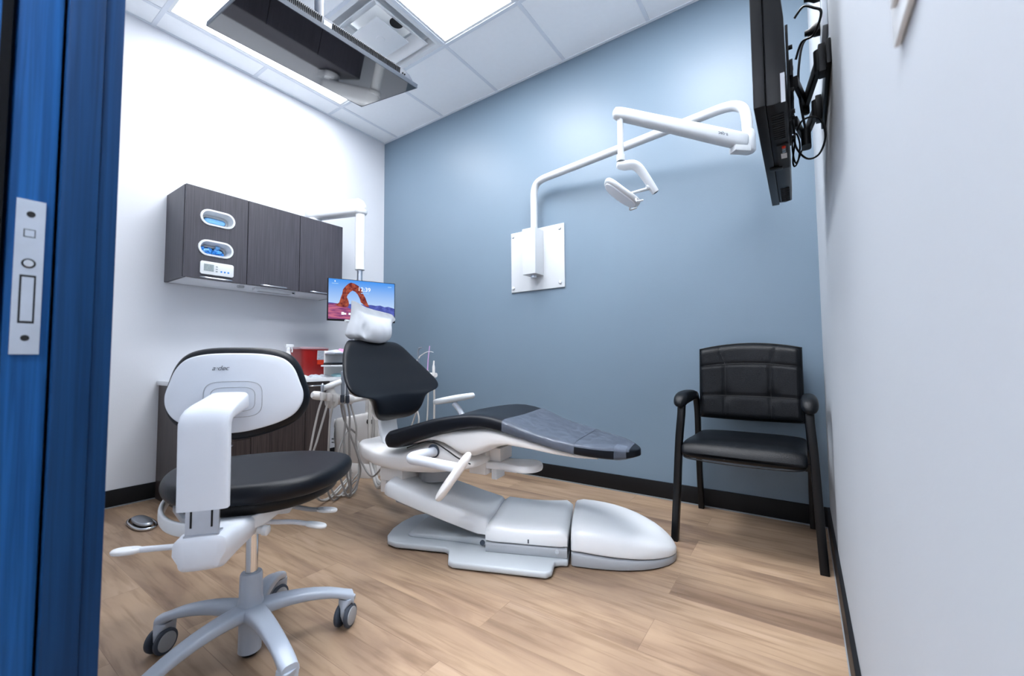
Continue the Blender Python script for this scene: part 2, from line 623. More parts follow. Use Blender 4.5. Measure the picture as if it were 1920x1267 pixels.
# doorway: navy split jamb, casing and the sliding door's leading edge with its lock
XD = 2.53
t3 = MB()
t3.bb(2.50, XD, -2.546, -2.5075, 0, 2.12)
t3.bb(2.50, XD - 0.003, -2.5075, -2.4855, 0, 2.12)
struct('trim_3', t3, 'trimblue', bevel=0.002)
struct('trim_6', MB().bb(2.30, 2.512, YF - 0.124, YF - 0.106, 0, 2.12), 'dark', smooth=False)  # side of the door pocket, coloured near black for the shade in the gap
struct('trim_4', MB().bb(2.50, XD + 0.002, -2.72, -2.607, 0, 2.12), 'door', bevel=0.002)
dr = MB()
dr.bb(2.31, XD - 0.012, -2.592, -2.549, 0.012, 2.10)
door = struct('door_1', dr, 'door', bevel=0.003)
lp = MB()
lp.use('steel').bb(XD - 0.0122, XD - 0.0095, -2.5850, -2.5580, 0.866, 1.078)
lp.use('dark')
for z in (1.058, 0.888):
    lp.lathe([(0.0042, 0), (0.0042, 0.001)], (XD - 0.0094, -2.5715, z), (1, 0, 0), 14)
lp.use('dark').bb(XD - 0.0095, XD - 0.0091, -2.5775, -2.5665, 1.026, 1.037)
lp.use('steel').bb(XD - 0.0095, XD - 0.0087, -2.5765, -2.5675, 1.027, 1.036)
lp.use('dark').lathe([(0.0068, 0), (0.0068, 0.0006)], (XD - 0.0095, -2.5715, 0.990), (1, 0, 0), 18)
lp.use('chrome').lathe([(0.0055, 0), (0.0045, 0.002)], (XD - 0.0090, -2.5715, 0.990), (1, 0, 0), 18)
lp.use('dark').bb(XD - 0.0095, XD - 0.0091, -2.579, -2.564, 0.908, 0.974)
lp.use('steel').bb(XD - 0.0095, XD - 0.0080, -2.577, -2.566, 0.911, 0.971)
obj('latch_plate', lp, None, door, label='brushed steel lock plate')
cas = MB()
cas.bb(2.50, W, YF - 0.124, YF, 2.12, 2.14)
struct('trim_5', cas, 'trimblue', bevel=0.002)


# ================================================================== CEILING THINGS
def ceiling_light(i, j, n, mt, label):
    x0, x1, y1, y0 = xs[i], xs[i + 1], ys[j], ys[j + n]
    t = thing('ceiling_light', label, 'light', ((x0 + x1) / 2, (y0 + y1) / 2, H), 0, 'recessed ceiling light panels' if n == 2 else None)
    fr = MB()
    g, k = 0.012, 0.030
    fr.bb(x0 + g, x0 + k, y0 + g, y1 - g, H - 0.004, H + 0.03)
    fr.bb(x1 - k, x1 - g, y0 + g, y1 - g, H - 0.004, H + 0.03)
    fr.bb(x0 + k, x1 - k, y0 + g, y0 + k, H - 0.004, H + 0.03)
    fr.bb(x0 + k, x1 - k, y1 - k, y1 - g, H - 0.004, H + 0.03)
    obj('frame', fr, 'white', t)
    obj('diffuser', MB().bb(x0 + k, x1 - k, y0 + k, y1 - k, H + 0.002, H + 0.010), mt, t, smooth=False)
    return t


ceiling_light(1, 1, 2, 'panel_soft', 'lit ceiling panel next to the white wall, partly behind the ceiling television')
ceiling_light(3, 1, 2, 'panel', 'lit ceiling panel to the right of the square air vent')
ceiling_light(5, 1, 2, 'panel', 'added fill light panel in the ceiling nearest the pale grey right wall')  # unseen panel, added to brighten the right half of the room
ceiling_light(3, 4, 1, 'panel', 'added square fill light panel above the stool near the doorway')  # out of view, added to lift the general light level
ceiling_light(5, 5, 2, 'hall', 'added fill light panel in the corridor behind the doorway')  # added behind the camera to fill the lower room through the doorway

vx, vy = (xs[2] + xs[3]) / 2, (ys[1] + ys[2]) / 2
vt = thing('air_vent', 'white square stepped air vent in the ceiling beside the hanging television', 'vent', (vx, vy, H))


def sqframe(mb, a, za, b, zb, th=0.004):
    sq = lambda h, z: [(vx - h, vy - h, z), (vx + h, vy - h, z), (vx + h, vy + h, z), (vx - h, vy + h, z)]
    mb.rings([sq(a, za), sq(b, zb), sq(b - 0.001, zb + th), sq(a - 0.002, za + th)], cap=False, close=True)


fr = MB()
sqframe(fr, 0.293, H - 0.004, 0.262, H - 0.003)
sqframe(fr, 0.262, H - 0.003, 0.235, H + 0.050)
sqframe(fr, 0.235, H + 0.050, 0.150, H + 0.070)
obj('frame', fr, 'white', vt)
for a, b in ((0.215, 0.150),):
    lv = MB()
    sqframe(lv, a, H - 0.006, b, H + 0.045)
    sqframe(lv, a + 0.008, H - 0.007, a, H - 0.0062, 0.002)
    obj('louver', lv, 'white', vt)
cp = MB()
cp.box((vx, vy, H - 0.012), (0.262, 0.262, 0.006))
cp.lathe([(0.030, -0.014), (0.026, -0.018)], (vx, vy, H), (0, 0, 1))
obj('center_plate', cp, 'white', vt, bevel=0.001)
bk = MB()
bk.use('white').box((vx, vy, H + 0.10), (0.58, 0.58, 0.004))
bk.use('dark').lathe([(0.045, 0), (0.045, 0.004)], (vx + 0.09, vy + 0.06, H + 0.092), (0, 0, 1), 28)
obj('duct_box', bk, None, vt)

# hanging television over the patient chair
tx0, tx1, ty0, ty1, tz = 1.2700, 1.7900, -1.975, -1.205, 2.300
TVT = Matrix.Translation((1.5345, -1.59, tz)) @ Matrix.Rotation(math.radians(-3.5), 4, 'Z') @ Matrix.Rotation(math.radians(11.0), 4, 'Y') @ Matrix.Translation((-1.5345, 1.59, -tz))
mt_ = thing('ceiling_mount', 'grey pole hanging from the ceiling that holds the flat television', 'mount', (1.54, -1.60, H))
pp = MB()
pp.lathe([(0.06, 0.0), (0.06, -0.012), (0.03, -0.02)], (1.54, -1.60, H - 0.008))
obj('flange', pp, 'tvside', mt_)
obj('pole', MB().cyl((1.54, -1.60, H - 0.02), (1.54, -1.60, tz + 0.11), 0.021), 'tvpole', mt_)
ps = MB()
ps.cyl((1.54, -1.60, tz + 0.15), (1.54, -1.60, tz + 0.10), 0.027)
ps.box((1.54, -1.60, tz + 0.090), (0.05, 0.16, 0.03))
ps.F = TVT
ps.bb(1.44, 1.64, -1.70, -1.50, tz + 0.065, tz + 0.072)
obj('bracket', ps, 'blackp', mt_, bevel=0.002)
tv = thing('television', 'black flat television hanging face down from the ceiling', 'television', (1.54, -1.6, tz))
obj('screen', MB(TVT).bb(tx0 + 0.004, tx1 - 0.004, ty0 + 0.004, ty1 - 0.004, tz - 0.0005, tz + 0.006), 'glassb', tv)
bz = MB(TVT)
e_ = 0.004
bz.bb(tx0, tx0 + e_, ty0, ty1, tz - 0.001, tz + 0.018)
bz.bb(tx1 - e_, tx1, ty0, ty1, tz - 0.001, tz + 0.018)
bz.bb(tx0 + e_, tx1 - e_, ty0, ty0 + e_, tz - 0.001, tz + 0.018)
bz.bb(tx0 + e_, tx1 - e_, ty1 - e_, ty1, tz - 0.001, tz + 0.018)
obj('bezel', bz, 'tvside', tv)
bh = MB(TVT)
ymid = (ty0 + ty1) / 2


def tvback(y):
    k = abs(y - ymid) / ((ty1 - ty0) / 2)
    return tz + 0.018 + 0.046 * (1 - max(0, (k - 0.80) / 0.20) ** 2)


rs = []
for k in range(25):
    y = ty0 + 0.012 + (ty1 - ty0 - 0.024) * k / 24
    z = tvback(y)
    rs.append([(tx0 + 0.02, y, tz + 0.010), (tx1 - 0.012, y, tz + 0.010), (tx1 - 0.020, y, z - 0.006), (tx1 - 0.04, y, z), (tx0 + 0.06, y, z), (tx0 + 0.02, y, tz + 0.03)])
bh.rings(rs)
obj('housing', bh, 'tvside', tv, ang=30)
sl = MB(TVT)
y = ty0 + 0.05
while y < ty1 - 0.10:
    if -1.70 < y < -1.655:
        if sl.v:
            obj('vent_slots', sl, 'blackp', tv)
            sl = MB(TVT)
    else:
        sl.box((tx1 - 0.0150, y, tz + 0.036), (0.008, 0.0028, 0.030))
    y += 0.0075
obj('vent_slots', sl, 'blackp', tv)
sw = MB(TVT)
sw.box((tx1 - 0.014, -1.68, tz + 0.030), (0.008, 0.035, 0.026))
obj('port_cover', sw, 'pale', tv, bevel=0.002)
js = MB(TVT)
for dy in (0, 0.012):
    js.lathe([(0.004, 0), (0.004, 0.004)], (tx1 - 0.016, ty1 - 0.085 + dy, tz + 0.034), (1, 0, 0), 12)
obj('jack', js, 'blackp', tv)

# ================================================================== WALL CABINET (left wall)
cab = thing('wall_cabinet', 'dark wood wall cabinet with three doors and two oval glove openings', 'cabinet', (0, -1.2, 1.372))
CX, CY0, CY1, CZ0, CZ1 = 0.330, -1.732, -0.668, 1.372, 1.945
cc = MB()
cc.use('lam')
cc.bb(0.001, CX - 0.020, CY0, CY0 + 0.018, CZ0, CZ1)
cc.bb(0.001, CX - 0.020, CY1 - 0.018, CY1, CZ0, CZ1)
cc.bb(0.001, CX - 0.020, CY0 + 0.018, CY1 - 0.018, CZ1 - 0.018, CZ1)
cc.bb(0.001, 0.010, CY0 + 0.018, CY1 - 0.018, CZ0, CZ1 - 0.018)
cc.use('under').bb(0.010, CX - 0.020, CY0 + 0.018, CY1 - 0.018, CZ0 - 0.001, CZ0 + 0.009)
obj('carcass', cc, None, cab)
ds = [CY0, -1.3795, -1.0225, CY1]


def stadium(cy, cz, w, h, n=10):
    r = h / 2
    a = w / 2 - r
    p = []
    for i in range(n + 1):
        t = -math.pi / 2 + math.pi * i / n
        p.append((cy + a + r * math.cos(t), cz + r * math.sin(t)))
    for i in range(n + 1):
        t = math.pi / 2 + math.pi * i / n
        p.append((cy - a + r * math.cos(t), cz + r * math.sin(t)))
    return p


yz = lambda a, b, d: (d, a, b)
HOLES = [(-1.557, 1.768), (-1.563, 1.572)]
for k in range(3):
    y0, y1 = ds[k] + 0.0024, ds[k + 1] - 0.0024
    d = MB()
    rect = [(y0, CZ0 + 0.002), (y1, CZ0 + 0.002), (y1, CZ1), (y0, CZ1)]
    d.prism(rect, yz, CX - 0.018, CX, [list(reversed(stadium(a, b, 0.178, 0.082))) for a, b in HOLES] if k == 0 else [])
    dd = obj('door', d, 'lam', cab, smooth=False)
    hy = (y0 + y1) / 2
    hw = 0.088
    h = MB()
    pts = [(CX - 0.001, hy - hw, CZ0 + 0.011), (CX + 0.014, hy - hw + 0.012, CZ0 + 0.009), (CX + 0.022, hy - 0.04, CZ0 + 0.007),
           (CX + 0.022, hy + 0.04, CZ0 + 0.007), (CX + 0.014, hy + hw - 0.012, CZ0 + 0.009), (CX - 0.001, hy + hw, CZ0 + 0.011)]
    h.tube(pts, 0.0045, 8, 5)
    obj('handle', h, 'steel', dd)
    if k == 0:
        for a, b in HOLES:
            rg = MB()
            A, B, D_, E_ = stadium(a, b, 0.198, 0.104), stadium(a, b, 0.172, 0.080), stadium(a, b - 0.004, 0.150, 0.062), stadium(a, b, 0.196, 0.102)
            rg.rings([[(CX, p[0], p[1]) for p in A], [(CX + 0.006, p[0], p[1]) for p in E_], [(CX + 0.007, p[0], p[1]) for p in B],
                      [(CX - 0.012, p[0], p[1]) for p in stadium(a, b, 0.166, 0.074)], [(CX - 0.045, p[0], p[1]) for p in D_], [(CX - 0.047, p[0], p[1]) for p in stadium(a, b - 0.004, 0.17, 0.08)]], cap=False)
            obj('dispenser_ring', rg, 'white', dd, ang=50)
        pn = MB()
        py, pz = -1.556, 1.443
        pn.use('white').prism(stadium(py, pz, 0.186, 0.082, 1)[:0] + [(py - 0.093 + 0.008, pz - 0.041), (py + 0.085, pz - 0.041), (py + 0.093, pz - 0.033), (py + 0.093, pz + 0.033), (py + 0.085, pz + 0.041), (py - 0.085, pz + 0.041), (py - 0.093, pz + 0.033), (py - 0.093, pz - 0.033)], yz, CX, CX + 0.010)
        pan = obj('control_panel', pn, None, dd, bevel=0.0015, label='white control panel with grey display')
        lc = MB()
        lc.use('lcd').bb(CX + 0.010, CX + 0.0112, py - 0.074, py - 0.020, pz - 0.020, pz + 0.024)
        obj('display', lc, None, pan)
        bt = MB()
        bt.use('lcd')
        for q in (0.014, -0.001, -0.016):
            bt.bb(CX + 0.010, CX + 0.012, py - 0.009, py + 0.001, pz + q - 0.004, pz + q + 0.003)
        bt.use('glove')
        for q in (0.022, 0.042, 0.062):
            bt.lathe([(0.0055, 0), (0.005, 0.002)], (CX + 0.010, py + q, pz - 0.014), (1, 0, 0), 12)
        obj('buttons', bt, None, pan)

# glove boxes behind the two openings
for k, (a, b) in enumerate(HOLES):
    t = thing('glove_box', ('box of blue gloves in the upper oval opening of the wall cabinet' if k == 0 else 'box with crumpled blue gloves in the lower oval opening of the wall cabinet'), 'glove box', (0.20, a, b - 0.06), 0, 'glove boxes in the wall cabinet')
    bx = MB()
    outer = [(a - 0.115, b - 0.065), (a + 0.115, b - 0.065), (a + 0.115, b + 0.055), (a - 0.115, b + 0.055)]
    bx.prism(outer, yz, CX - 0.065, CX - 0.055, [list(reversed(stadium(a, b - 0.006, 0.128, 0.040)))])
    bx.bb(0.12, 0.13, a - 0.115, a + 0.115, b - 0.065, b + 0.055)
    bx.bb(0.13, CX - 0.065, a - 0.115, a + 0.115, b - 0.065, b - 0.061)
    bx.bb(0.13, CX - 0.065, a - 0.115, a + 0.115, b + 0.051, b + 0.055)
    obj('carton', bx, 'white', t, smooth=False)
    gl = MB()
    rnd = random.Random(5 + k)
    if k == 0:
        gl.use('gloveb').pillow(stadium(a, b - 0.007, 0.124, 0.034), 0.03, 0.006, lambda x, y, d: (CX - 0.060 + d + 0.002 * math.sin(x * 90), x, y), dome=0.004)
    else:
        for q in range(12):
            u = (q - 5.5) / 5.5
            p0 = Vector((CX - 0.052, a + u * 0.055, b - 0.012 + rnd.uniform(-0.008, 0.008)))
            pts = [p0]
            for s_ in range(4):
                pts.append(pts[-1] + Vector((rnd.uniform(0.000, 0.010), rnd.uniform(-0.020, 0.020), rnd.uniform(-0.010, 0.011))))
            gl.use('glove' if q % 3 else 'gloveb').tube(pts, [0.010, 0.013, 0.012, 0.006], 9, 5, flat=0.5)
        gl.use('glove').pillow(stadium(a, b - 0.008, 0.124, 0.034), 0.03, 0.006, lambda x, y, d: (CX - 0.070 + d, x, y))
    obj('gloves', gl, None, t)

ul = thing('under_cabinet_light', 'slim grey light bar fixed under the wall cabinet', 'light', (0.2, -1.13, CZ0 - 0.02))
l_ = MB()
l_.bb(0.225, 0.275, -1.30, -1.02, CZ0 - 0.022, CZ0 - 0.001)
obj('housing', l_, 'under', ul, bevel=0.003)
obj('lens', MB().bb(0.232, 0.268, -1.27, -1.05, CZ0 - 0.0245, CZ0 - 0.0220), 'grey', ul)
obj('switch', MB().bb(0.2755, 0.279, -1.045, -1.030, CZ0 - 0.016, CZ0 - 0.008), 'blackp', ul)
pk = MB()
pk.lathe([(0.022, 0), (0.022, -0.012), (0.017, -0.016)], (0.255, -1.385, CZ0 - 0.001), (0, 0, 1), 20)
tag(obj('sensor_puck', pk, 'grey'), 'small round grey sensor under the wall cabinet', 'sensor')

# ================================================================== BASE CABINET and WORKTOP
bc = thing('base_cabinet', 'dark wood base cabinet along the white wall under the white worktop', 'cabinet', (0.25, -1.38, 0))
b_ = MB()
BX, BY0, BY1, BZ = 0.55, -1.742, -0.90, 0.708
b_.use('lamb')
b_.bb(0.013, BX - 0.020, BY0, BY0 + 0.018, 0.0, BZ)
b_.bb(0.013, BX - 0.020, BY1 - 0.018, BY1, 0.0, BZ)
b_.bb(0.013, BX - 0.020, BY0 + 0.018, BY1 - 0.018, 0.09, 0.108)
b_.bb(0.013, 0.023, BY0 + 0.018, BY1 - 0.018, 0.09, BZ)
b_.bb(0.013, BX - 0.020, BY0 + 0.018, BY1 - 0.018, BZ - 0.018, BZ)
b_.bb(0.023, BX - 0.020, -1.434, -1.416, 0.108, BZ - 0.018)
b_.use('base').bb(0.46, 0.47, BY0 + 0.018, BY1 - 0.018, 0, 0.09)
obj('carcass', b_, None, bc)


def front(nm, y0, y1, z0, z1, hy, hz, hw=0.07):
    d = obj(nm, MB().bb(BX - 0.018, BX, y0 + 0.0015, y1 - 0.0015, z0 + 0.0015, z1 - 0.0015), 'lamb', bc, smooth=False)
    h = MB()
    h.tube([(BX - 0.001, hy - hw, hz), (BX + 0.02, hy - hw + 0.012, hz), (BX + 0.024, hy, hz), (BX + 0.02, hy + hw - 0.012, hz), (BX - 0.001, hy + hw, hz)], 0.0045, 8, 5)
    obj('handle', h, 'steel', d)


front('drawer', BY0, -1.425, 0.375, 0.708, -1.585, 0.675)
front('door', BY0, -1.425, 0.095, 0.375, -1.600, 0.352)
front('door', -1.425, -1.080, 0.095, 0.708, -1.25, 0.680)
front('door', -1.080, BY1, 0.095, 0.708, -0.99, 0.680)
ctp = MB()
ctp.bb(0.002, 0.568, -1.752, -0.74, 0.7085, 0.735)
tag(obj('countertop', ctp, 'counter', bevel=0.003), 'white worktop on the dark base cabinet by the white wall', 'worktop')

# things on the worktop
sc = thing('sharps_container', 'red plastic sharps container with a white label on the worktop', 'container', (0.24, -0.93, 0.735))


def rr(cx, cy, hx, hy, z, e=7, n=32):
    return [(cx + p[0], cy + p[1], z) for p in se(hx, hy, e, n)]


s_ = MB()
s_.rings([rr(0.24, -0.885, 0.080, 0.090, 0.7352), rr(0.24, -0.885, 0.085, 0.095, 0.745), rr(0.24, -0.885, 0.100, 0.108, 0.935), rr(0.24, -0.885, 0.104, 0.112, 0.937), rr(0.24, -0.885, 0.104, 0.112, 0.944)])
obj('tub', s_, 'red', sc, ang=50)
s_ = MB()
s_.rings([rr(0.24, -0.885, 0.106, 0.114, 0.944), rr(0.24, -0.885, 0.106, 0.114, 0.954), rr(0.24, -0.885, 0.08, 0.09, 0.962)])
obj('lid', s_, 'redlid', sc, ang=50)
tl = lambda z: 0.24 + 0.085 + 0.015 * (z - 0.745) / 0.19 + 0.0012
lb = MB()
for nm, z0, z1 in (('label', 0.865, 0.930), ('orange', 0.828, 0.862)):
    lb.use(nm)
    y0, y1 = -0.872, -0.812
    lb.add([(tl(z0), y0, z0), (tl(z0) - 0.001, y1, z0), (tl(z1) - 0.001, y1, z1), (tl(z1), y0, z1),
            (tl(z0) - 0.006, y0, z0), (tl(z0) - 0.007, y1, z0), (tl(z1) - 0.007, y1, z1), (tl(z1) - 0.006, y0, z1)],
           [(0, 1, 2, 3), (7, 6, 5, 4), (0, 4, 5, 1), (1, 5, 6, 2), (2, 6, 7, 3), (3, 7, 4, 0)])
lb.use('paper')
y0, y1, z0, z1 = -0.876, -0.808, 0.863, 0.934
lb.add([(tl(z0) - 0.0006, y0, z0), (tl(z0) - 0.0016, y1, z0), (tl(z1) - 0.0016, y1, z1), (tl(z1) - 0.0006, y0, z1),
        (tl(z0) - 0.006, y0, z0), (tl(z0) - 0.007, y1, z0), (tl(z1) - 0.007, y1, z1), (tl(z1) - 0.006, y0, z1)],
       [(0, 1, 2, 3), (7, 6, 5, 4), (0, 4, 5, 1), (1, 5, 6, 2), (2, 6, 7, 3), (3, 7, 4, 0)])
obj('sticker', lb, None, sc, smooth=False, label='white and orange printed label')

sp = thing('spray_bottle', 'white spray bottle left of the red container on the worktop', 'bottle', (0.34, -1.10, 0.735))
s_ = MB()
s_.lathe([(0.030, 0.001), (0.034, 0.006), (0.034, 0.10), (0.030, 0.13), (0.014, 0.185), (0.012, 0.20)], (0.34, -1.10, 0.735))
obj('bottle', s_, 'warmw', sp, ang=60)
s_ = MB()
s_.lathe([(0.015, 0.195), (0.015, 0.215), (0.010, 0.22)], (0.34, -1.10, 0.735))
s_.box((0.34, -1.093, 0.965), (0.022, 0.052, 0.022))
s_.box((0.34, -1.066, 0.967), (0.012, 0.014, 0.012))
s_.tube([(0.34, -1.078, 0.955), (0.34, -1.070, 0.935), (0.34, -1.072, 0.918)], 0.005, 8, 4)
obj('trigger', s_, 'white', sp, bevel=0.003)


def packet(name, x, y, z, lx, ly, th, rz, m, label, seed, cat='packet', group='loose packets on the worktop'):
    r = random.Random(seed)
    F = frame(x, y, rz, z)
    mb = MB(F)
    nx, ny = 7, 7
    top, bot = [], []
    for i in range(nx):
        for j in range(ny):
            u, v = i / (nx - 1), j / (ny - 1)
            b = (math.sin(math.pi * u) * math.sin(math.pi * v)) ** 0.5 if 0 < i < nx - 1 and 0 < j < ny - 1 else 0.0
            top.append(((u - 0.5) * lx, (v - 0.5) * ly, 0.003 + th * b * r.uniform(0.6, 1.0)))
            bot.append(((u - 0.5) * lx, (v - 0.5) * ly, 0.0005))
    fs = []
    for i in range(nx - 1):
        for j in range(ny - 1):
            a = i * ny + j
            fs.append((a, a + ny, a + ny + 1, a + 1))
            fs.append(tuple(q + nx * ny for q in (a, a + 1, a + ny + 1, a + ny)))
    edge = [i * ny for i in range(nx)] + [(nx - 1) * ny + j for j in range(1, ny)] + [i * ny + ny - 1 for i in range(nx - 2, -1, -1)] + [j for j in range(ny - 2, 0, -1)]
    for i in range(len(edge)):
        a, b = edge[i], edge[(i + 1) % len(edge)]
        fs.append((a, b, b + nx * ny, a + nx * ny))
    mb.add(top + bot, fs)
    return tag(obj(name, mb, m, ang=60), label, cat, group)


packet('paper_packet', 0.44, -1.085, 0.7352, 0.11, 0.13, 0.030, 20, 'paper', 'white crumpled paper packet nearest the spray bottle on the worktop', 1)
packet('paper_packet', 0.47, -0.975, 0.7352, 0.10, 0.075, 0.022, -10, 'label', 'grey printed packet in front of the red container on the worktop', 2)
packet('paper_packet', 0.46, -0.895, 0.7352, 0.11, 0.07, 0.020, 8, 'paper', 'flat white packet between the grey packet and the teal one', 3)
packet('folded_mask', 0.50, -0.81, 0.7352, 0.12, 0.09, 0.024, 5, 'teal', 'pale teal folded mask at the right end of the worktop', 4, 'mask', None)

tr = thing('tray_rack', 'white two-tier tray rack standing on the worktop behind the patient chair', 'rack', (0.48, -0.80, 0.735))
obj('upper_tray', MB().bb(0.478, 0.600, -0.900, -0.745, 0.903, 0.912), 'steel', tr, bevel=0.002)
obj('lower_tray', MB().bb(0.478, 0.605, -0.930, -0.745, 0.812, 0.824), 'white', tr, bevel=0.003)
po = MB()
po.bb(0.466, 0.478, -0.90, -0.75, 0.7355, 0.93)
obj('back_frame', po, 'warmw', tr, bevel=0.002)
packet('paper_packet', 0.54, -0.860, 0.9122, 0.10, 0.075, 0.026, 10, 'paper', 'white wrapped packet on the upper tray of the rack', 6, 'packet', None)
packet('pink_tissue', 0.53, -0.805, 0.9122, 0.09, 0.06, 0.034, 25, 'pink', 'bright pink tissue on the upper tray of the rack', 8, 'tissue', None)
kb = thing('keyboard', 'small black keyboard on the lower tray of the rack', 'keyboard', (0.5, -0.83, 0.824))
obj('case', MB().bb(0.485, 0.595, -0.915, -0.755, 0.8242, 0.838), 'blackp', kb, bevel=0.003)
ks = MB()
for i in range(5):
    for j in range(9):
        ks.box((0.498 + i * 0.021, -0.904 + j * 0.0175, 0.8405), (0.016, 0.0150, 0.004))
obj('keys', ks, 'rubber', kb)

# ================================================================== MONITOR and its arm
arm = thing('monitor_mount', 'white swing arm with a hanging post above the wall cabinet', 'mount', (0.15, -0.75, 1.99))
a_ = MB()
A0, A1 = Vector((0.10, -0.800, 2.075)), Vector((0.535, -0.650, 2.075))
dirv = (A1 - A0).normalized()
F = Matrix.Translation(A0) @ Matrix.Rotation(math.atan2(dirv.y, dirv.x), 4, 'Z')
L_ = (A1 - A0).length
mb = MB(F)
rs = []
for k in range(15):
    x = -0.055 + (L_ + 0.10) * k / 14
    e = min(1, max(0.05, (x + 0.055) / 0.05), 1)
    e2 = min(1, max(0.02, (L_ + 0.045 - x) / 0.05))
    s0 = math.sqrt(1 - (1 - min(e, 1)) ** 2) * math.sqrt(1 - (1 - e2) ** 2) if e2 < 1 or e < 1 else 1
    s0 = max(s0, 0.15)
    rs.append([(x, 0.052 * s0 * p[0], 0.062 * s0 * p[1] + 0.0 * x) for p in se(1, 1, 4, 24)])
mb.rings(rs)
obj('upper_arm', mb, 'white', arm, ang=60)
wb = MB()
wb.lathe([(0.062, -0.075), (0.062, -0.115), (0.056, -0.12)], (0.125, -0.79, 2.075))
wb.bb(0.001, 0.10, -0.84, -0.74, 1.955, 2.00)
wb.cyl((0.125, -0.79, 2.02), (0.125, -0.79, 1.955), 0.05)
obj('wall_bracket', wb, 'white', arm, ang=50)
P = (0.535, -0.650)
po = MB()
po.lathe([(0.052, 0.05), (0.052, 0.028), (0.045, 0.018), (0.036, 0.014), (0.036, -0.405), (0.0375, -0.41), (0.0375, -0.43), (0.03, -0.435)], (P[0], P[1], 2.0))
obj('post', po, 'white', arm, ang=40)
obj('lower_post', MB().cyl((P[0], P[1], 1.60), (P[0], P[1], 1.29), 0.020), 'steel', arm)
obj('tilt_joint', MB().cyl((P[0], P[1], 1.312), (0.5755, -0.6635, 1.312), 0.016), 'white', arm)

B0, B1 = Vector((0.530, -0.917, 0)), Vector((0.716, -0.449, 0))
dx = (B1 - B0).normalized()
wM = (B1 - B0).length
FM = Matrix.Translation((B0.x, B0.y, 0)) @ Matrix.Rotation(math.atan2(dx.y, dx.x), 4, 'Z')   # x along screen, -y towards the room
ZT, ZB = 1.470, 1.152
mon = thing('monitor', 'flat monitor showing a red rock arch under a blue sky, behind the headrest', 'monitor', ((B0.x + B1.x) / 2, (B0.y + B1.y) / 2, ZB))
mb = MB(FM)
mb.bb(0, wM, 0.0, 0.022, ZB, ZT)
mb.bb(wM * 0.3, wM * 0.7, 0.022, 0.04, ZB + 0.08, ZT - 0.08)
obj('case', mb, 'blackp', mon, bevel=0.003)
mb = MB(FM)
mb.box((wM / 2, 0.046, (ZT + ZB) / 2), (0.09, 0.012, 0.09))
obj('bracket', mb, 'white', mon, bevel=0.003)


def scr(name, col, e=1.0):
    return emitter(name, col, e)


m_sky = bpy.data.materials.new('screen_sky')
m_sky.use_nodes = True
nt = m_sky.node_tree
nt.nodes.remove(nt.nodes['Principled BSDF'])
em = nt.nodes.new('ShaderNodeEmission')
gp = nt.nodes.new('ShaderNodeNewGeometry')
sx = nt.nodes.new('ShaderNodeSeparateXYZ')
mr = nt.nodes.new('ShaderNodeMapRange')
mr.inputs['From Min'].default_value = 1.25
mr.inputs['From Max'].default_value = 1.47
cr = nt.nodes.new('ShaderNodeValToRGB')
cr.color_ramp.elements[0].color = lin('b9d2f0'); cr.color_ramp.elements[1].color = lin('3f8ee6')
nt.links.new(gp.outputs['Position'], sx.inputs[0]); nt.links.new(sx.outputs['Z'], mr.inputs['Value'])
nt.links.new(mr.outputs[0], cr.inputs[0]); nt.links.new(cr.outputs[0], em.inputs[0])
em.inputs[1].default_value = 0.36
nt.links.new(em.outputs[0], nt.nodes['Material Output'].inputs[0])


def noise_emit(name, c1, c2, sc, st_=(1, 1, 1), e=0.9):
    m = bpy.data.materials.new(name)
    m.use_nodes = True
    nt = m.node_tree
    nt.nodes.remove(nt.nodes['Principled BSDF'])
    em = nt.nodes.new('ShaderNodeEmission')
    g = nt.nodes.new('ShaderNodeNewGeometry')
    mp = nt.nodes.new('ShaderNodeMapping'); mp.inputs['Scale'].default_value = st_
    n = nt.nodes.new('ShaderNodeTexNoise'); n.inputs['Scale'].default_value = sc
    r = nt.nodes.new('ShaderNodeValToRGB')
    r.color_ramp.elements[0].position = 0.35; r.color_ramp.elements[0].color = lin(c1)
    r.color_ramp.elements[1].position = 0.65; r.color_ramp.elements[1].color = lin(c2)
    nt.links.new(g.outputs['Position'], mp.inputs[0]); nt.links.new(mp.outputs[0], n.inputs['Vector'])
    nt.links.new(n.outputs['Fac'], r.inputs[0]); nt.links.new(r.outputs[0], em.inputs[0])
    em.inputs[1].default_value = e * 0.36
    nt.links.new(em.outputs[0], nt.nodes['Material Output'].inputs[0])
    return m


M['sky'] = m_sky
M['rock'] = noise_emit('screen_rock', '6a2c30', 'b25a44', 45)
M['sand'] = noise_emit('screen_sand', '7a3f76', 'c8708c', 14, (1, 1, 5))
M['hills'] = noise_emit('screen_hills', '3f4a94', '5f6cc0', 30)
M['clock'] = emitter('screen_text', 'f4f8ff', 0.38)
M['haze'] = emitter('screen_small_text', '9cc4ee', 0.36)
W0, H0 = wM - 0.012, (ZT - ZB) - 0.018
sX = lambda u: 0.006 + u * W0
sZ = lambda v: ZT - 0.005 - v * H0
mb = MB(FM)


def plate(pts, m, d):
    mb.use(m)
    mb.prism([(sX(a), sZ(b)) for a, b in pts], lambda x, z, q: (x, q, z), -0.0002 - d - 0.0004, -0.0002 - d)


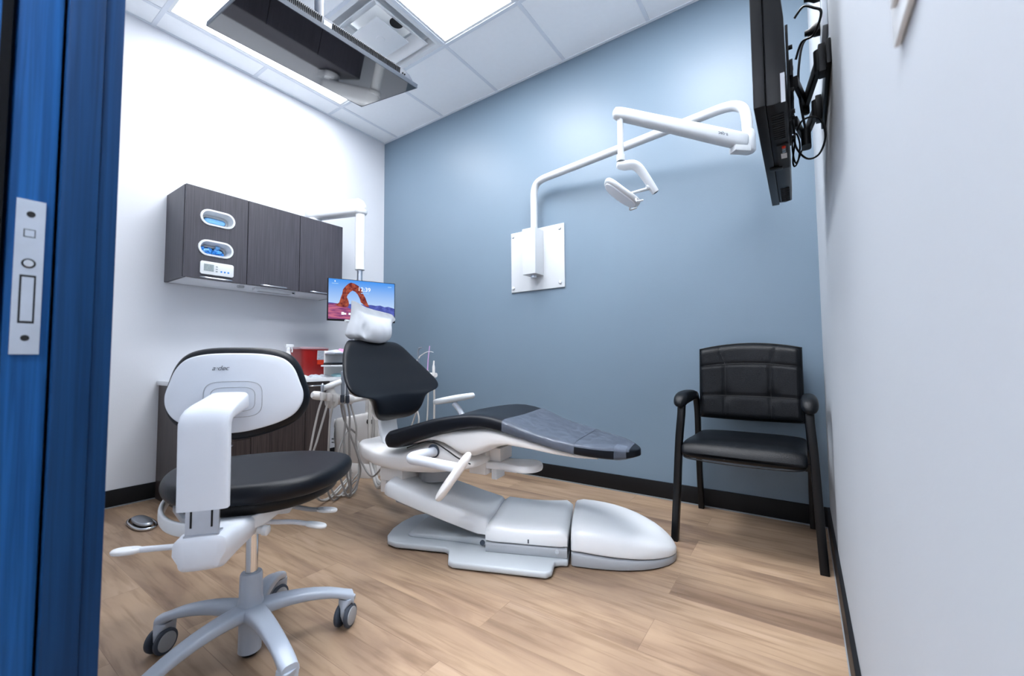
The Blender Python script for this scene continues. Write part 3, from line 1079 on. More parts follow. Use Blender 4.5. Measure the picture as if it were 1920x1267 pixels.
plate([(0, 0), (1, 0), (1, 1), (0, 1)], 'sky', 0)
plate([(0, .60), (.05, .60), (.12, .61), (.2, .63), (.3, .61), (.42, .60), (.55, .605), (.63, .60), (.7, .615), (.77, .60), (.84, .635), (.9, .62), (1, .66), (1, 1), (0, 1)], 'hills', 0.0005)
plate([(0, .62), (.12, .615), (.22, .64), (.3, .72), (.42, .80), (.55, .83), (.75, .92), (1, .97), (1, 1), (0, 1)], 'sand', 0.001)
plate([(.09, .655), (.13, .62), (.155, .58), (.175, .46), (.195, .36), (.205, .25), (.24, .17), (.28, .10), (.32, .065), (.37, .08), (.43, .13), (.48, .22), (.505, .33), (.54, .43), (.56, .52), (.60, .66),
       (.55, .65), (.47, .55), (.455, .46), (.425, .36), (.385, .29), (.345, .265), (.315, .30), (.275, .38), (.262, .44), (.285, .52), (.295, .60), (.285, .68), (.22, .70), (.15, .685)], 'rock', 0.0015)
scrn = obj('screen', mb, None, mon, smooth=False, label='lit screen with a red rock arch and a clock')
Xv = dx
wpt = lambda u, v: FM @ Vector((sX(u), -0.0026, sZ(v)))
text('clock_text', '12:39', 0.044, Xv, (0, 0, 1), wpt(.52, .22), 'clock', scrn)
for (m_, a, b, c, d) in (('clock', .205, .855, .018, .020), ('clock', .235, .862, .020, .012), ('clock', .315, .860, .024, .016), ('clock', .09, .06, .006, .010), ('haze', .375, .858, .020, .018)):
    obj('icon', MB(FM).box((sX(a), -0.0026, sZ(b)), (c, 0.0006, d)), m_, scrn, smooth=False)
for (a, b, c, d) in ((.09, .115, .045, .005), (.53, .315, .060, .006), (.92, .10, .030, .006)):
    obj('text_line', MB(FM).box((sX(a), -0.0026, sZ(b)), (c, 0.0006, d)), 'haze', scrn, smooth=False)

# ================================================================== DENTAL CHAIR
FU = frame(2.34, -1.046, 8.4)      # swivelled upper part
FB = frame(2.49, -0.90, 22.5)      # base on the floor
dc = thing('dental_chair', 'reclined dental patient chair with black upholstery on a white and grey floor base', 'chair', (2.34, -1.10, 0), 22.5)


def base_sec(a, hw, z0, z1, e=5, dish=0.0, top=1.0, n=40, flat=False):
    r = []
    for p in se(1, 1, e, n):
        if p[1] < 0 and flat:
            q = se(1, 1, 16, n)[len(r)]
            r.append((a, q[0] * hw, (z0 + z1) / 2 + q[1] * (z1 - z0) / 2))
            continue
        b = p[0] * hw * (1 if p[1] < 0 else 1 - (1 - top) * p[1])
        z = (z0 + z1) / 2 + p[1] * (z1 - z0) / 2 - (dish * (1 - p[0] ** 2) if p[1] > 0 else 0)
        r.append((a, b, z))
    return r


# base plate with its side steps
pl = [(-0.83, -0.165), (-0.78, -0.188), (-0.537, -0.193), (-0.515, -0.21), (-0.483, -0.302), (-0.46, -0.313), (-0.075, -0.322), (-0.055, -0.30), (-0.052, -0.225), (-0.03, -0.212), (0.0, -0.208),
      (0.0, 0.208), (-0.03, 0.212), (-0.052, 0.225), (-0.055, 0.30), (-0.075, 0.322), (-0.46, 0.313), (-0.483, 0.302), (-0.515, 0.21), (-0.537, 0.193), (-0.78, 0.188), (-0.84, 0.14), (-0.865, 0.05), (-0.87, -0.04), (-0.855, -0.12)]
mb = MB(FB)
mb.prism(pl, lambda x, y, d: (x, y, d), 0.006, 0.032)
obj('base_plate', mb, 'basegrey', dc, bevel=0.009, seg=3)
mb = MB(FB)
mb.prism([(-0.4 + (a + 0.4) * 0.96, b * 0.93) for a, b in pl], lambda x, y, d: (x, y, d), 0.0, 0.0065)
obj('base_gasket', mb, 'base', dc, smooth=False)
mb = MB(FB)
mb.rings([base_sec(a, hw, 0.028, z, 6) for a, hw, z in ((-0.76, 0.10, 0.034), (-0.74, 0.118, 0.050), (-0.5, 0.135, 0.062), (-0.36, 0.15, 0.070), (-0.30, 0.15, 0.070))])
obj('base_ridge', mb, 'basegrey', dc, ang=60)
mb = MB(FB)
mb.rings([base_sec(a, 0.200, 0.028, 0.074, 9) for a in (-0.352, -0.345, -0.01, -0.004)])
sd = obj('pivot_housing', mb, 'grey', dc, ang=50)
mb = MB(FB)
mb.lathe([(0.009, -0.001), (0.009, 0.003), (0.006, 0.004), (0.006, 0.001)], (-0.045, -0.200, 0.058), (0, -1, 0), 20)
obj('screw_cap', mb, 'basegrey', sd)
mb = MB(FB)
mb.lathe([(0.011, -0.001), (0.011, 0.006)], (-0.375, -0.165, 0.055), (0, -1, 0), 16)
obj('pivot_bolt', mb, 'rubber', sd)
# cover over the pivot
mb = MB(FB)
rs = []
for k in range(13):
    a = -0.355 + 0.352 * k / 12
    z = 0.163 - 0.012 * math.sin(math.pi * k / 12) + (-0.022 if k in (0, 12) else 0)
    rs.append(base_sec(a, 0.202 - (0.012 if k in (0, 12) else 0), 0.0742, z, 4.5, 0.010, 0.93, flat=True))
mb.rings(rs)
obj('pivot_cover', mb, 'white', dc, ang=60)
mb = MB(FB)
mb.box((-0.165, -0.2015, 0.092), (0.006, 0.003, 0.016))
obj('cover_clip', mb, 'rubber', dc)
# toe cover
mb = MB(FB)


def toe_w(a):
    return curve(a, [(0.012, 0.200), (0.12, 0.205), (0.22, 0.198), (0.31, 0.172), (0.38, 0.132), (0.42, 0.092), (0.443, 0.050), (0.452, 0.004)])


TA = [0.012, 0.020, 0.05, 0.10, 0.15, 0.20, 0.25, 0.30, 0.34, 0.375, 0.405, 0.425, 0.438, 0.447, 0.452]
mb.rings([base_sec(a, toe_w(a) - (0.008 if a < 0.015 else 0), 0.004, 0.062 - 0.03 * max(0, (a - 0.05)) / 0.4, 7, flat=True) for a in TA])
obj('toe_base', mb, 'grey', dc, ang=60)
mb = MB(FB)
rs = []
for a in TA:
    zt = curve(a, [(0.012, 0.160), (0.03, 0.176), (0.10, 0.174), (0.20, 0.160), (0.30, 0.134), (0.37, 0.104), (0.42, 0.074), (0.445, 0.052), (0.453, 0.036)])
    z0 = 0.0622 - 0.03 * max(0, (a - 0.05)) / 0.4
    rs.append(base_sec(a, toe_w(a) + (0.001 if a > 0.015 else -0.008), z0, zt, 3.6, 0.008 if 0.02 < a < 0.35 else 0, 0.90, flat=True))
mb.rings(rs)
obj('toe_cover', mb, 'white', dc, ang=75)

# rising lift arm
mb = MB(FB)
rs = []
for a, zt, zb, hw in ((-0.862, 0.262, 0.236, 0.120), (-0.852, 0.284, 0.228, 0.155), (-0.83, 0.300, 0.222, 0.168), (-0.76, 0.281, 0.198, 0.172), (-0.66, 0.250, 0.166, 0.173), (-0.56, 0.220, 0.136, 0.174), (-0.46, 0.190, 0.108, 0.175), (-0.39, 0.172, 0.090, 0.175), (-0.362, 0.164, 0.088, 0.174), (-0.35, 0.152, 0.095, 0.168)):
    rs.append(base_sec(a, hw, zb, zt, 5.5, 0.006, 0.92, flat=True))
mb.rings(rs)
obj('lift_cover', mb, 'white', dc, ang=60)
mb = MB(FB)
mb.rings([base_sec(a, 0.145, zb - 0.02, zb, 6) for a, zb in ((-0.80, 0.212), (-0.40, 0.094))])
obj('lift_underside', mb, 'grey', dc)
mb = MB(FU)
mb.bb(-0.715, -0.575, -0.165, 0.165, 0.270, 0.330)
mb.bb(-0.725, -0.690, -0.150, 0.150, 0.205, 0.330)
obj('swivel_bracket', mb, 'warmw', dc, bevel=0.003)
mb = MB(FU)
mb.lathe([(0.085, 0.262), (0.085, 0.335)], (-0.50, 0.0, 0))
obj('swivel_column', mb, 'grey', dc)

# lower seat shell
mb = MB(FU)
rs = []
for u, zt, zb, hw, ds_ in ((-0.900, 0.436, 0.424, 0.06, 0), (-0.890, 0.446, 0.405, 0.12, 0.01), (-0.86, 0.452, 0.378, 0.165, 0.02), (-0.80, 0.448, 0.348, 0.195, 0.03), (-0.72, 0.434, 0.332, 0.208, 0.02), (-0.62, 0.424, 0.325, 0.214, 0.0),
                         (-0.54, 0.434, 0.323, 0.217, 0), (-0.46, 0.464, 0.326, 0.218, 0), (-0.39, 0.486, 0.332, 0.218, 0), (-0.33, 0.487, 0.342, 0.217, 0), (-0.27, 0.464, 0.356, 0.214, 0), (-0.21, 0.428, 0.370, 0.205, 0), (-0.17, 0.408, 0.384, 0.19, 0)):
    rs.append(base_sec(u, hw, zb, zt, 4.0, ds_, 1.0))
mb.rings(rs)
obj('seat_shell', mb, 'warmw', dc, ang=75)
# upper leg shell under the cushion
mb = MB(FU)
rs = []
for u, zt, zb, hw in ((-0.50, 0.478, 0.462, 0.19), (-0.44, 0.510, 0.476, 0.214), (-0.388, 0.525, 0.492, 0.220), (-0.34, 0.537, 0.490, 0.223), (-0.30, 0.547, 0.480, 0.223), (-0.26, 0.555, 0.458, 0.222), (-0.22, 0.560, 0.436, 0.221), (-0.17, 0.566, 0.432, 0.219),
                      (-0.12, 0.570, 0.455, 0.216), (-0.07, 0.570, 0.480, 0.212), (0.0, 0.555, 0.494, 0.205), (0.10, 0.530, 0.485, 0.192), (0.20, 0.505, 0.472, 0.178), (0.29, 0.487, 0.464, 0.160), (0.36, 0.474, 0.460, 0.125)):
    rs.append(base_sec(u, hw, zb, zt, 4.5, 0, 1.0))
mb.rings(rs)
obj('leg_shell', mb, 'warmw', dc, ang=75)
mb = MB(FU)
mb.tube([(-0.50, -0.2195, 0.452), (-0.45, -0.2235, 0.470), (-0.388, -0.2255, 0.4895), (-0.33, -0.226, 0.486), (-0.27, -0.2255, 0.460), (-0.22, -0.223, 0.434), (-0.16, -0.217, 0.412)], 0.0030, 6, 5)
obj('shell_gap', mb, 'blackp', dc)

# upholstery
TOPZ = [(-0.632, 0.508), (-0.60, 0.528), (-0.485, 0.559), (-0.365, 0.594), (-0.197, 0.623), (-0.10, 0.627), (0.0, 0.610), (0.129, 0.566), (0.288, 0.531), (0.374, 0.518), (0.439, 0.511), (0.51, 0.497)]
BOTZ = [(-0.632, 0.450), (-0.60, 0.438), (-0.54, 0.446), (-0.485, 0.468), (-0.365, 0.504), (-0.197, 0.553), (-0.10, 0.566), (0.0, 0.551), (0.129, 0.517), (0.288, 0.481), (0.374, 0.467), (0.439, 0.458), (0.51, 0.462)]
HW = [(-0.632, 0.222), (-0.60, 0.243), (-0.54, 0.246), (-0.485, 0.250), (-0.2, 0.251), (0.0, 0.232), (0.129, 0.212), (0.22, 0.200), (0.288, 0.188), (0.374, 0.152), (0.43, 0.115), (0.47, 0.080), (0.495, 0.045), (0.505, 0.012)]


def uph(u, grow=0.0, n=52, e=5.5):
    zt, zb, hw = curve(u, TOPZ) + grow, curve(u, BOTZ) - grow, curve(u, HW) + grow
    r = []
    end = max(0, (u - 0.40) / 0.11)
    cut = max(0, 1 - 0.35 * end ** 2)
    zm, hh = (zt + zb) / 2, (zt - zb) / 2 * (1 - 0.5 * max(0, (-0.600 - u) / 0.032) ** 2) * cut
    for p in se(1, 1, e, n):
        d = 0.012 * max(0, 1 - (p[0] / 0.9) ** 2) * max(0, min(1, (0.12 - u) / 0.2)) if p[1] > 0 else 0
        r.append((u, p[0] * hw, zm + p[1] * hh - d))
    return r


US = [-0.632, -0.628, -0.618, -0.60, -0.57, -0.53, -0.485, -0.43, -0.365, -0.31, -0.25, -0.197, -0.15, -0.10, -0.05] + [0.289 * k / 14 for k in range(15)] + [0.289 + 0.186 * k / 10 for k in range(1, 11)] + [0.485, 0.497, 0.505]
mb = MB(FU)
mb.rings([uph(u) for u in US])
obj('seat_cushion', mb, 'leather', dc, ang=80)

# backrest
BK = [  # z, edge u, half width, dish
    (0.540, -0.735, 0.085, 0.010), (0.548, -0.728, 0.125, 0.014), (0.570, -0.715, 0.158, 0.022), (0.600, -0.706, 0.178, 0.030), (0.630, -0.700, 0.188, 0.034), (0.650, -0.698, 0.196, 0.038), (0.664, -0.696, 0.214, 0.044), (0.674, -0.694, 0.250, 0.050),
    (0.682, -0.694, 0.300, 0.056), (0.700, -0.702, 0.332, 0.060), (0.722, -0.714, 0.342, 0.062), (0.750, -0.738, 0.338, 0.058), (0.785, -0.770, 0.322, 0.050), (0.820, -0.797, 0.300, 0.042), (0.860, -0.832, 0.272, 0.034), (0.895, -0.856, 0.247, 0.026), (0.925, -0.874, 0.222, 0.020), (0.948, -0.890, 0.196, 0.014), (0.965, -0.906, 0.168, 0.010), (0.972, -0.920, 0.120, 0.006)]


def back_ring(z, ue, w, dish, t0, t1, k=1.0, n=40):
    r = []
    for p in se(1, 1, 2.8, n):
        u = ue - dish * (1 - p[0] ** 2) + (t0 + t1) / 2 + p[1] * (t1 - t0) / 2
        r.append((u, -p[0] * w * k, z))
    return r


mb = MB(FU)
rs = []
for i, (z, ue, w, d) in enumerate(BK):
    th = 0.055 * (0.45 if i in (0, len(BK) - 1) else 0.75 if i in (1, len(BK) - 2) else 1)
    neck = 0.0
    rs.append(back_ring(z - (0.010 if i == len(BK) - 1 else 0), ue, w, d, -0.030 - th / 2, -0.030 + th / 2 + (0.002 if th > 0.05 else 0)))
mb.rings(rs)
obj('backrest', mb, 'leather', dc, sub=1, ang=180)
mb = MB(FU)
mb.rings([back_ring(z, ue - 0.030, w, d, -0.048, -0.022, 0.95 if z < 0.70 else max(0.70, 0.95 - 1.6 * (z - 0.70))) for z, ue, w, d in BK[1:-2]])
obj('backrest_shell', mb, 'warmw', dc, ang=180)
mb = MB(FU)
rs = []
for u, z in ((-0.815, 0.60), (-0.823, 0.56), (-0.822, 0.52), (-0.812, 0.47), (-0.795, 0.43), (-0.77, 0.41)):
    rs.append([(u + 0.014 * p[1], p[0] * 0.062, z) for p in se(1, 1, 6, 24)])
mb.rings(rs)
obj('backrest_stem', mb, 'white', dc, ang=60)
# headrest cushion (inside its paper cover) with the glide bar
mb = MB(FU)
mb.bb(-0.955, -0.940, -0.035, 0.035, 0.90, 1.06)
obj('glide_bar', mb, 'steel', dc)
mb = MB(FU)
mb.pillow(se(0.095, 0.045, 3, 32), 0.03, 0.012, lambda x, y, d: (-0.922 + d, x - 0.01, 1.025 + y))
hd = obj('headrest', mb, 'leather', dc, ang=80)
mb = MB(FU)
mb.tube([(-0.94, -0.03, 1.055), (-0.945, -0.15, 1.062), (-0.945, -0.185, 1.062)], 0.007, 8, 3)
obj('headrest_lever', mb, 'white', dc)

# arms
ar = MB(FU)
ar.tube([(-0.345, -0.205, 0.448), (-0.37, -0.27, 0.446), (-0.388, -0.315, 0.442), (-0.372, -0.338, 0.438), (-0.33, -0.338, 0.436), (-0.20, -0.335, 0.428), (-0.14, -0.335, 0.424)], 0.021, 16, 5)
a1 = obj('armrest', ar, 'pale', dc, ang=60)
p0, p1 = Vector((-0.228, -0.362, 0.296)), Vector((-0.070, -0.362, 0.496))
ax = (p1 - p0)
L_ = ax.length
ax.normalize()
side = Vector((0.0, 1.0, 0.0))
nrm = ax.cross(side)
nn = (nrm * 0.80 + side * -0.60).normalized()
sd_ = ax.cross(nn).normalized()
mid = (p0 + p1) / 2
mb = MB(FU)
mb.pillow(se(L_ / 2, 0.034, 2.3, 40), 0.022, 0.010, lambda x, y, d: tuple(mid + ax * x + sd_ * y + nn * d), dome=0.004)
obj('pad', mb, 'warmw', a1, ang=70)
mb = MB(FU)
mb.lathe([(0.030, -0.220), (0.030, -0.2155), (0.026, -0.2155)], (-0.352, 0, 0.450), (0, 1, 0), 24)
obj('arm_socket', mb, 'rubber', dc)
ar = MB(FU)
ar.tube([(-0.50, 0.20, 0.448), (-0.51, 0.27, 0.455), (-0.53, 0.31, 0.500), (-0.575, 0.33, 0.560), (-0.615, 0.33, 0.598)], 0.016, 14, 5)
a2 = obj('armrest', ar, 'pale', dc, ang=60)
mb = MB(FU)
p0, p1 = Vector((-0.765, 0.335, 0.598)), Vector((-0.478, 0.335, 0.650))
axb = (p1 - p0).normalized()
mdb = (p0 + p1) / 2
nb = axb.cross(Vector((0, 1, 0))) * -1
mb.pillow(se((p1 - p0).length / 2, 0.046, 2.4, 40), 0.032, 0.014, lambda x, y, d: tuple(mdb + axb * x + Vector((0, 1, 0)) * y + nb * d), dome=0.004)
obj('pad', mb, 'white', a2, ang=70)

# arm mount and small dish under the leg section
mb = MB(FU)
mb.bb(-0.265, -0.175, -0.06, 0.11, 0.325, 0.45)
mb.bb(-0.175, -0.115, -0.03, 0.09, 0.385, 0.445)
obj('mount_block', mb, 'warmw', dc, bevel=0.004)
mb = MB(FU)
mb.pillow(outline([(-0.215, -0.05), (-0.10, -0.055), (0.0, -0.07), (0.055, -0.045), (0.075, 0.01), (0.05, 0.065), (0.0, 0.085), (-0.10, 0.06), (-0.215, 0.05)], 5), 0.030, 0.008, lambda x, y, d: (x, y, 0.370 + d))
obj('side_dish', mb, 'white', dc, ang=60)
mb = MB(FU)
mb.bb(-0.165, -0.140, -0.025, 0.06, 0.300, 0.356)
mb.bb(-0.14, -0.075, 0.055, 0.062, 0.318, 0.356)
obj('dish_bracket', mb, 'white', dc, bevel=0.002)

# loose covers on the chair
mb = MB(FU)
USL = [0.0 + 0.289 * k / 14 for k in range(15)]
rr_ = random.Random(3)
inner, outer_ = [], []
rs = []
for k, u in enumerate(USL):
    g = 0.0022 + (0.0016 if k in (0, 14) else 0)
    r = uph(u, g, 60)
    rs.append([(x, y, z + 0.0005 * math.sin(30 * x + 11 * y)) for x, y, z in r])
mb.rings(rs, cap=False)
mb2 = MB(FU)
for u in (0.0,):
    pass
# top part of the sheet running on to the toe
rs = []
for u in [0.289 + 0.186 * k / 10 for k in range(11)]:
    r = uph(u, 0.0024, 60)
    hw = curve(u, HW)
    top = [p for p in r if p[2] > (curve(u, TOPZ) + curve(u, BOTZ)) / 2 + 0.35 * (curve(u, TOPZ) - curve(u, BOTZ)) / 2]
    top.sort(key=lambda p: p[1])
    m_ = 21
    ks = []
    for j in range(m_):
        t = j / (m_ - 1) * (len(top) - 1)
        i = min(int(t), len(top) - 2)
        a, b = Vector(top[i]), Vector(top[i + 1])
        ks.append(tuple(a.lerp(b, t - i)))
    rs.append(ks)
vs = [p for r in rs for p in r]
fs = [(i * 21 + j, i * 21 + j + 1, (i + 1) * 21 + j + 1, (i + 1) * 21 + j) for i in range(len(rs) - 1) for j in range(20)]
mb.add(vs, fs)
# folded corner that hangs down at the toe
cs = []
for u in (0.425, 0.445, 0.465):
    r = uph(u, 0.0028, 60)
    near = sorted([p for p in r if p[1] < 0], key=lambda p: -p[2])
    cs.append([near[int(q * (len(near) - 1) / 7)] for q in range(8)])
mb.add([p for r in cs for p in r], [(i * 8 + j, i * 8 + j + 1, (i + 1) * 8 + j + 1, (i + 1) * 8 + j) for i in range(2) for j in range(7)])
cv = obj('plastic_sheet', mb, 'film', ang=60)
tag(cv, 'clear plastic sheet stretched over the leg end of the patient chair', 'plastic cover')

# white paper bag over the headrest
mb = MB(FU)
nx, nz = 25, 21
fr_, bk_ = [], []
for j in range(nz):
    t = j / (nz - 1)                  # 0 bottom, 1 top
    for i in range(nx):
        q = -1 + 2 * i / (nx - 1)
        # left edge flares towards the top corner, right edge is straight with a small point
        vl = curve(t, [(0, -0.145), (0.10, -0.190), (0.3, -0.188), (0.55, -0.168), (0.85, -0.168), (1, -0.170)])
        vr = curve(t, [(0, 0.085), (0.12, 0.118), (0.4, 0.130), (0.75, 0.140), (0.88, 0.165), (1, 0.150)])
        v = (vl + vr) / 2 + q * (vr - vl) / 2
        zt = curve(q, [(-1, 1.170), (-0.80, 1.166), (-0.5, 1.148), (-0.1, 1.138), (0.6, 1.128), (0.9, 1.122), (1, 1.110)])
        zb = curve(q, [(-1, 0.962), (-0.75, 0.972), (-0.4, 0.958), (0.1, 0.950), (0.6, 0.950), (1, 0.965)])
        z = zb + (zt - zb) * t
        bulge = max(0, 1 - abs(q - 0.15) ** 2.6 / 0.80) * (max(0, math.sin(math.pi * min(1, t * 1.15 + 0.08))) ** 0.8)
        crease = -0.026 * math.exp(-((q + 0.46 + 0.25 * (t - 0.35)) / 0.09) ** 2) * math.exp(-((t - 0.32) / 0.20) ** 2)
        wr = 0.0022 * math.sin(9 * q + 7 * t) * math.sin(5 * t + 2 * q * q * 4)
        uf = -0.905 + 0.042 * bulge + crease + wr - 0.012 * t - 0.018 * max(0, -q - 0.55)
        ub = -0.962 - 0.012 * bulge + 0.048 * t + 0.3 * wr
        e = min(1, (1 - abs(q)) * 7, (1 - t) * 8, )
        mid_ = (uf + ub) / 2
        fr_.append((mid_ + (uf - mid_) * max(e, 0.03), v, z))
        bk_.append((mid_ + (ub - mid_) * max(e, 0.03) - 0.01 * max(e, 0.03), v, z))
fs = []
N_ = nx * nz
for j in range(nz - 1):
    for i in range(nx - 1):
        a = j * nx + i
        fs.append((a, a + 1, a + nx + 1, a + nx))
        fs.append((N_ + a, N_ + a + nx, N_ + a + nx + 1, N_ + a + 1))
edge = [i for i in range(nx)] + [j * nx + nx - 1 for j in range(1, nz)] + [(nz - 1) * nx + i for i in range(nx - 2, -1, -1)] + [j * nx for j in range(nz - 2, 0, -1)]
for i in range(len(edge)):
    a, b = edge[i], edge[(i + 1) % len(edge)]
    fs.append((a, N_ + a, N_ + b, b))
mb.add(fr_ + bk_, fs)
tag(obj('headrest_cover', mb, 'paper', sub=1, ang=180), 'white paper bag pulled over the headrest of the patient chair', 'headrest cover')

# ================================================================== SUPPORT UNIT AND INSTRUMENTS
FS = frame(0.47, -0.815, 16)
su = thing('support_unit', 'white floor cabinet of the dental unit behind the patient chair', 'dental unit', (0.62, -0.70, 0), 16)
mb = MB(FS)
rs = []
for z, k in ((0.0, 0.97), (0.012, 1.0), (0.10, 1.0), (0.103, 0.985), (0.107, 0.985), (0.11, 1.0), (0.40, 1.0)):
    rs.append([(0.17 + p[0] * 0.18 * k, 0.125 + p[1] * 0.13 * k, z) for p in se(1, 1, 7, 36)])
for z, k in ((0.43, 0.99), (0.445, 0.95), (0.45, 0.88)):
    rs.append([(0.17 + p[0] * 0.18 * k, 0.125 + p[1] * 0.13 * k, z + 0.03 * p[0]) for p in se(1, 1, 7, 36)])
mb.rings(rs)
obj('cabinet_body', mb, 'warmw', su, ang=50)
mb = MB(FS)
rs = []
for z, k in ((0.44, 1.0), (0.58, 0.98), (0.635, 0.93), (0.66, 0.75), (0.668, 0.4)):
    rs.append([(0.30 + p[0] * 0.052 * k, 0.07 + p[1] * 0.05 * k, z) for p in se(1, 1, 3, 28)])
mb.rings(rs)
obj('column', mb, 'warmw', su, ang=60)
mb = MB(FS)
for k in range(9):
    mb.lathe([(0.010, 0), (0.012, 0.003), (0.010, 0.006)], (-0.012, 0.03, 0.24 + k * 0.020), (-1, 0, 0), 12)
obj('hose_fittings', mb, 'white', su)
mb = MB(FS)
for z in (0.235, 0.262):
    mb.cyl((-0.04, 0.03, z), (-0.008, 0.03, z), 0.005, 10)
obj('outlet_pipes', mb, 'steel', su)
mb = MB(FS)
mb.bb(0.305, 0.345, -0.010, -0.002, 0.395, 0.425)
for k in range(2):
    mb.cyl((0.315 + 0.02 * k, -0.018, 0.410), (0.315 + 0.02 * k, -0.008, 0.410), 0.007, 12)
obj('connector_plate', mb, 'blackp', su)

ih = thing('instrument_holder', 'white instrument bar with a paddle handle holding the assistant instruments', 'instrument holder', (1.03, -1.18, 0.63))
BA, BB = Vector((1.03, -1.300, 0.655)), Vector((1.03, -1.050, 0.608))
bd = (BB - BA).normalized()
mb = MB()
mb.tube([BA - bd * 0.010, BA, BA + bd * 0.03], [0.016, 0.024, 0.026], 18)
mb.tube([BA + bd * 0.03, BB], [0.0255, 0.0255], 18)
mb.tube([BB - bd * 0.050, BB, BB + bd * 0.008], [0.030, 0.030, 0.024], 20)
obj('bar', mb, 'warmw', ih, ang=50)
mb = MB()
mb.lathe([(0.006, 0), (0.006, 0.004)], tuple(BB + bd * 0.007 + Vector((0.004, 0, 0))), tuple(bd), 14)
obj('end_button', mb, 'rubber', ih)
mb = MB()
mb.tube([(1.03, -1.195, 0.690), (1.028, -1.190, 0.660), (1.02, -1.18, 0.628), (1.015, -1.175, 0.590), (1.01, -1.17, 0.572)], [0.020, 0.028, 0.042, 0.038, 0.018], 18, 4)
obj('hub', mb, 'warmw', ih, ang=70)
mb = MB()
mb.tube([(1.01, -1.16, 0.60), (0.93, -1.00, 0.596), (0.84, -0.84, 0.592), (0.745, -0.675, 0.590)], 0.020, 14, 5)
obj('swing_arm', mb, 'warmw', ih, ang=60)
mb = MB()
pa, pb = Vector((1.04, -1.250, 0.690)), Vector((1.02, -1.075, 0.738))
px_ = (pb - pa).normalized()
py_ = Vector((1, 0, 0.30)).normalized()
py_ = (py_ - px_ * py_.dot(px_)).normalized()
pz_ = px_.cross(py_)
mc = (pa + pb) / 2
mb.pillow(se((pb - pa).length / 2, 0.042, 3.0, 36), 0.030, 0.012, lambda x, y, d: tuple(mc + px_ * x + py_ * y * (1 - 0.25 * x / 0.1) + pz_ * d), dome=0.003)
obj('paddle', mb, 'white', ih, ang=60)
for k, q in enumerate((0.035, 0.075, 0.115, 0.170, 0.205)):
    mb = MB()
    c_ = BA + bd * q
    mb.lathe([(0.0095, -0.024), (0.012, -0.020), (0.012, 0.020), (0.0095, 0.022)], tuple(c_ + Vector((0.031, 0, 0))), (0, 0, 1), 14)
    obj('holder_cup', mb, 'warmw' if k < 3 else 'rubber', ih)


def instrument(name, q, pts, hose, m, label, r=0.0062, group='assistant instruments on the bar', hm='hose', body=None):
    c_ = BA + bd * q + Vector((0.031, 0, 0)) if body is None else Vector(body)
    t = thing(name, label, 'dental instrument', tuple(c_), 0, group)
    mb = MB()
    mb.tube([tuple(c_ + Vector(p[:3])) for p in pts], [p[3] for p in pts], 14, 0)
    obj('body', mb, m, t, ang=60)
    mb = MB()
    mb.tube([tuple(c_ + Vector((0, 0, -0.02)))] + hose, r, 10, 8)
    obj('hose', mb, hm, t, ang=80)
    return t


instrument('air_syringe', 0.035, [(0, 0, -0.022, 0.006), (0, 0, 0.03, 0.007), (0, 0, 0.052, 0.0095), (0, 0.001, 0.066, 0.008), (0, 0.001, 0.074, 0.003)],
           [(1.052, -1.285, 0.55), (1.05, -1.32, 0.38), (1.04, -1.335, 0.22), (1.02, -1.27, 0.06), (0.98, -1.18, 0.016), (0.92, -1.08, 0.03), (0.86, -0.92, 0.10)], 'steel',
           'small steel air syringe at the left end of the instrument bar')
instrument('suction_tip', 0.075, [(0, 0, -0.022, 0.007), (0, 0, 0.018, 0.007), (0, 0, 0.024, 0.004)],
           [(1.052, -1.24, 0.55), (1.05, -1.29, 0.38), (1.045, -1.325, 0.25), (1.04, -1.28, 0.08), (1.0, -1.21, 0.018), (0.95, -1.10, 0.02), (0.86, -0.93, 0.08)], 'warmw',
           'short white suction end second from the left on the instrument bar')
instrument('suction_tip', 0.115, [(0, 0, -0.022, 0.007), (0, 0, 0.018, 0.007), (0, 0, 0.024, 0.004)],
           [(1.052, -1.205, 0.53), (1.05, -1.212, 0.38), (1.045, -1.21, 0.22), (1.03, -1.18, 0.09), (1.0, -1.12, 0.02), (0.94, -1.02, 0.03), (0.86, -0.93, 0.12)], 'warmw',
           'short white suction end third from the left on the instrument bar')
instrument('handpiece', 0.170, [(0, 0.001, -0.03, 0.006), (0.001, 0, 0.03, 0.0095), (0.002, 0, 0.085, 0.0115), (0.002, -0.001, 0.135, 0.0095), (0.001, -0.002, 0.160, 0.0115), (0, -0.003, 0.168, 0.006)],
           [(1.052, -1.105, 0.50), (1.055, -1.115, 0.34), (1.06, -1.095, 0.16), (1.055, -1.065, 0.05), (1.04, -1.06, 0.012), (1.03, -1.09, 0.05), (1.0, -1.12, 0.25), (0.92, -1.0, 0.40), (0.87, -0.90, 0.36)], 'silver',
           'tall silver handpiece, the left of two upright on the bar beside the backrest', 0.0064, hm='hosed')
instrument('handpiece', 0.205, [(0, 0.001, -0.03, 0.006), (0.001, 0, 0.03, 0.0095), (0.002, 0, 0.085, 0.0115), (0.002, 0.001, 0.135, 0.0095), (0.001, 0.002, 0.150, 0.0115), (0, 0.003, 0.158, 0.006)],
           [(1.052, -1.075, 0.50), (1.05, -1.075, 0.34), (1.05, -1.065, 0.16), (1.047, -1.055, 0.05), (1.03, -1.05, 0.014), (1.02, -1.00, 0.04), (0.99, -0.96, 0.14), (0.92, -0.92, 0.28), (0.86, -0.88, 0.30)], 'silver',
           'tall silver handpiece, the right of two upright on the bar beside the backrest', 0.0064, hm='hosed')


def loose(name, pts, r, m, label, cat='hose', group='grey hoses hanging behind the patient chair', k=8):
    mb = MB()
    mb.tube(pts, r, 10, k)
    return tag(obj(name, mb, m, ang=80), label, cat, group)


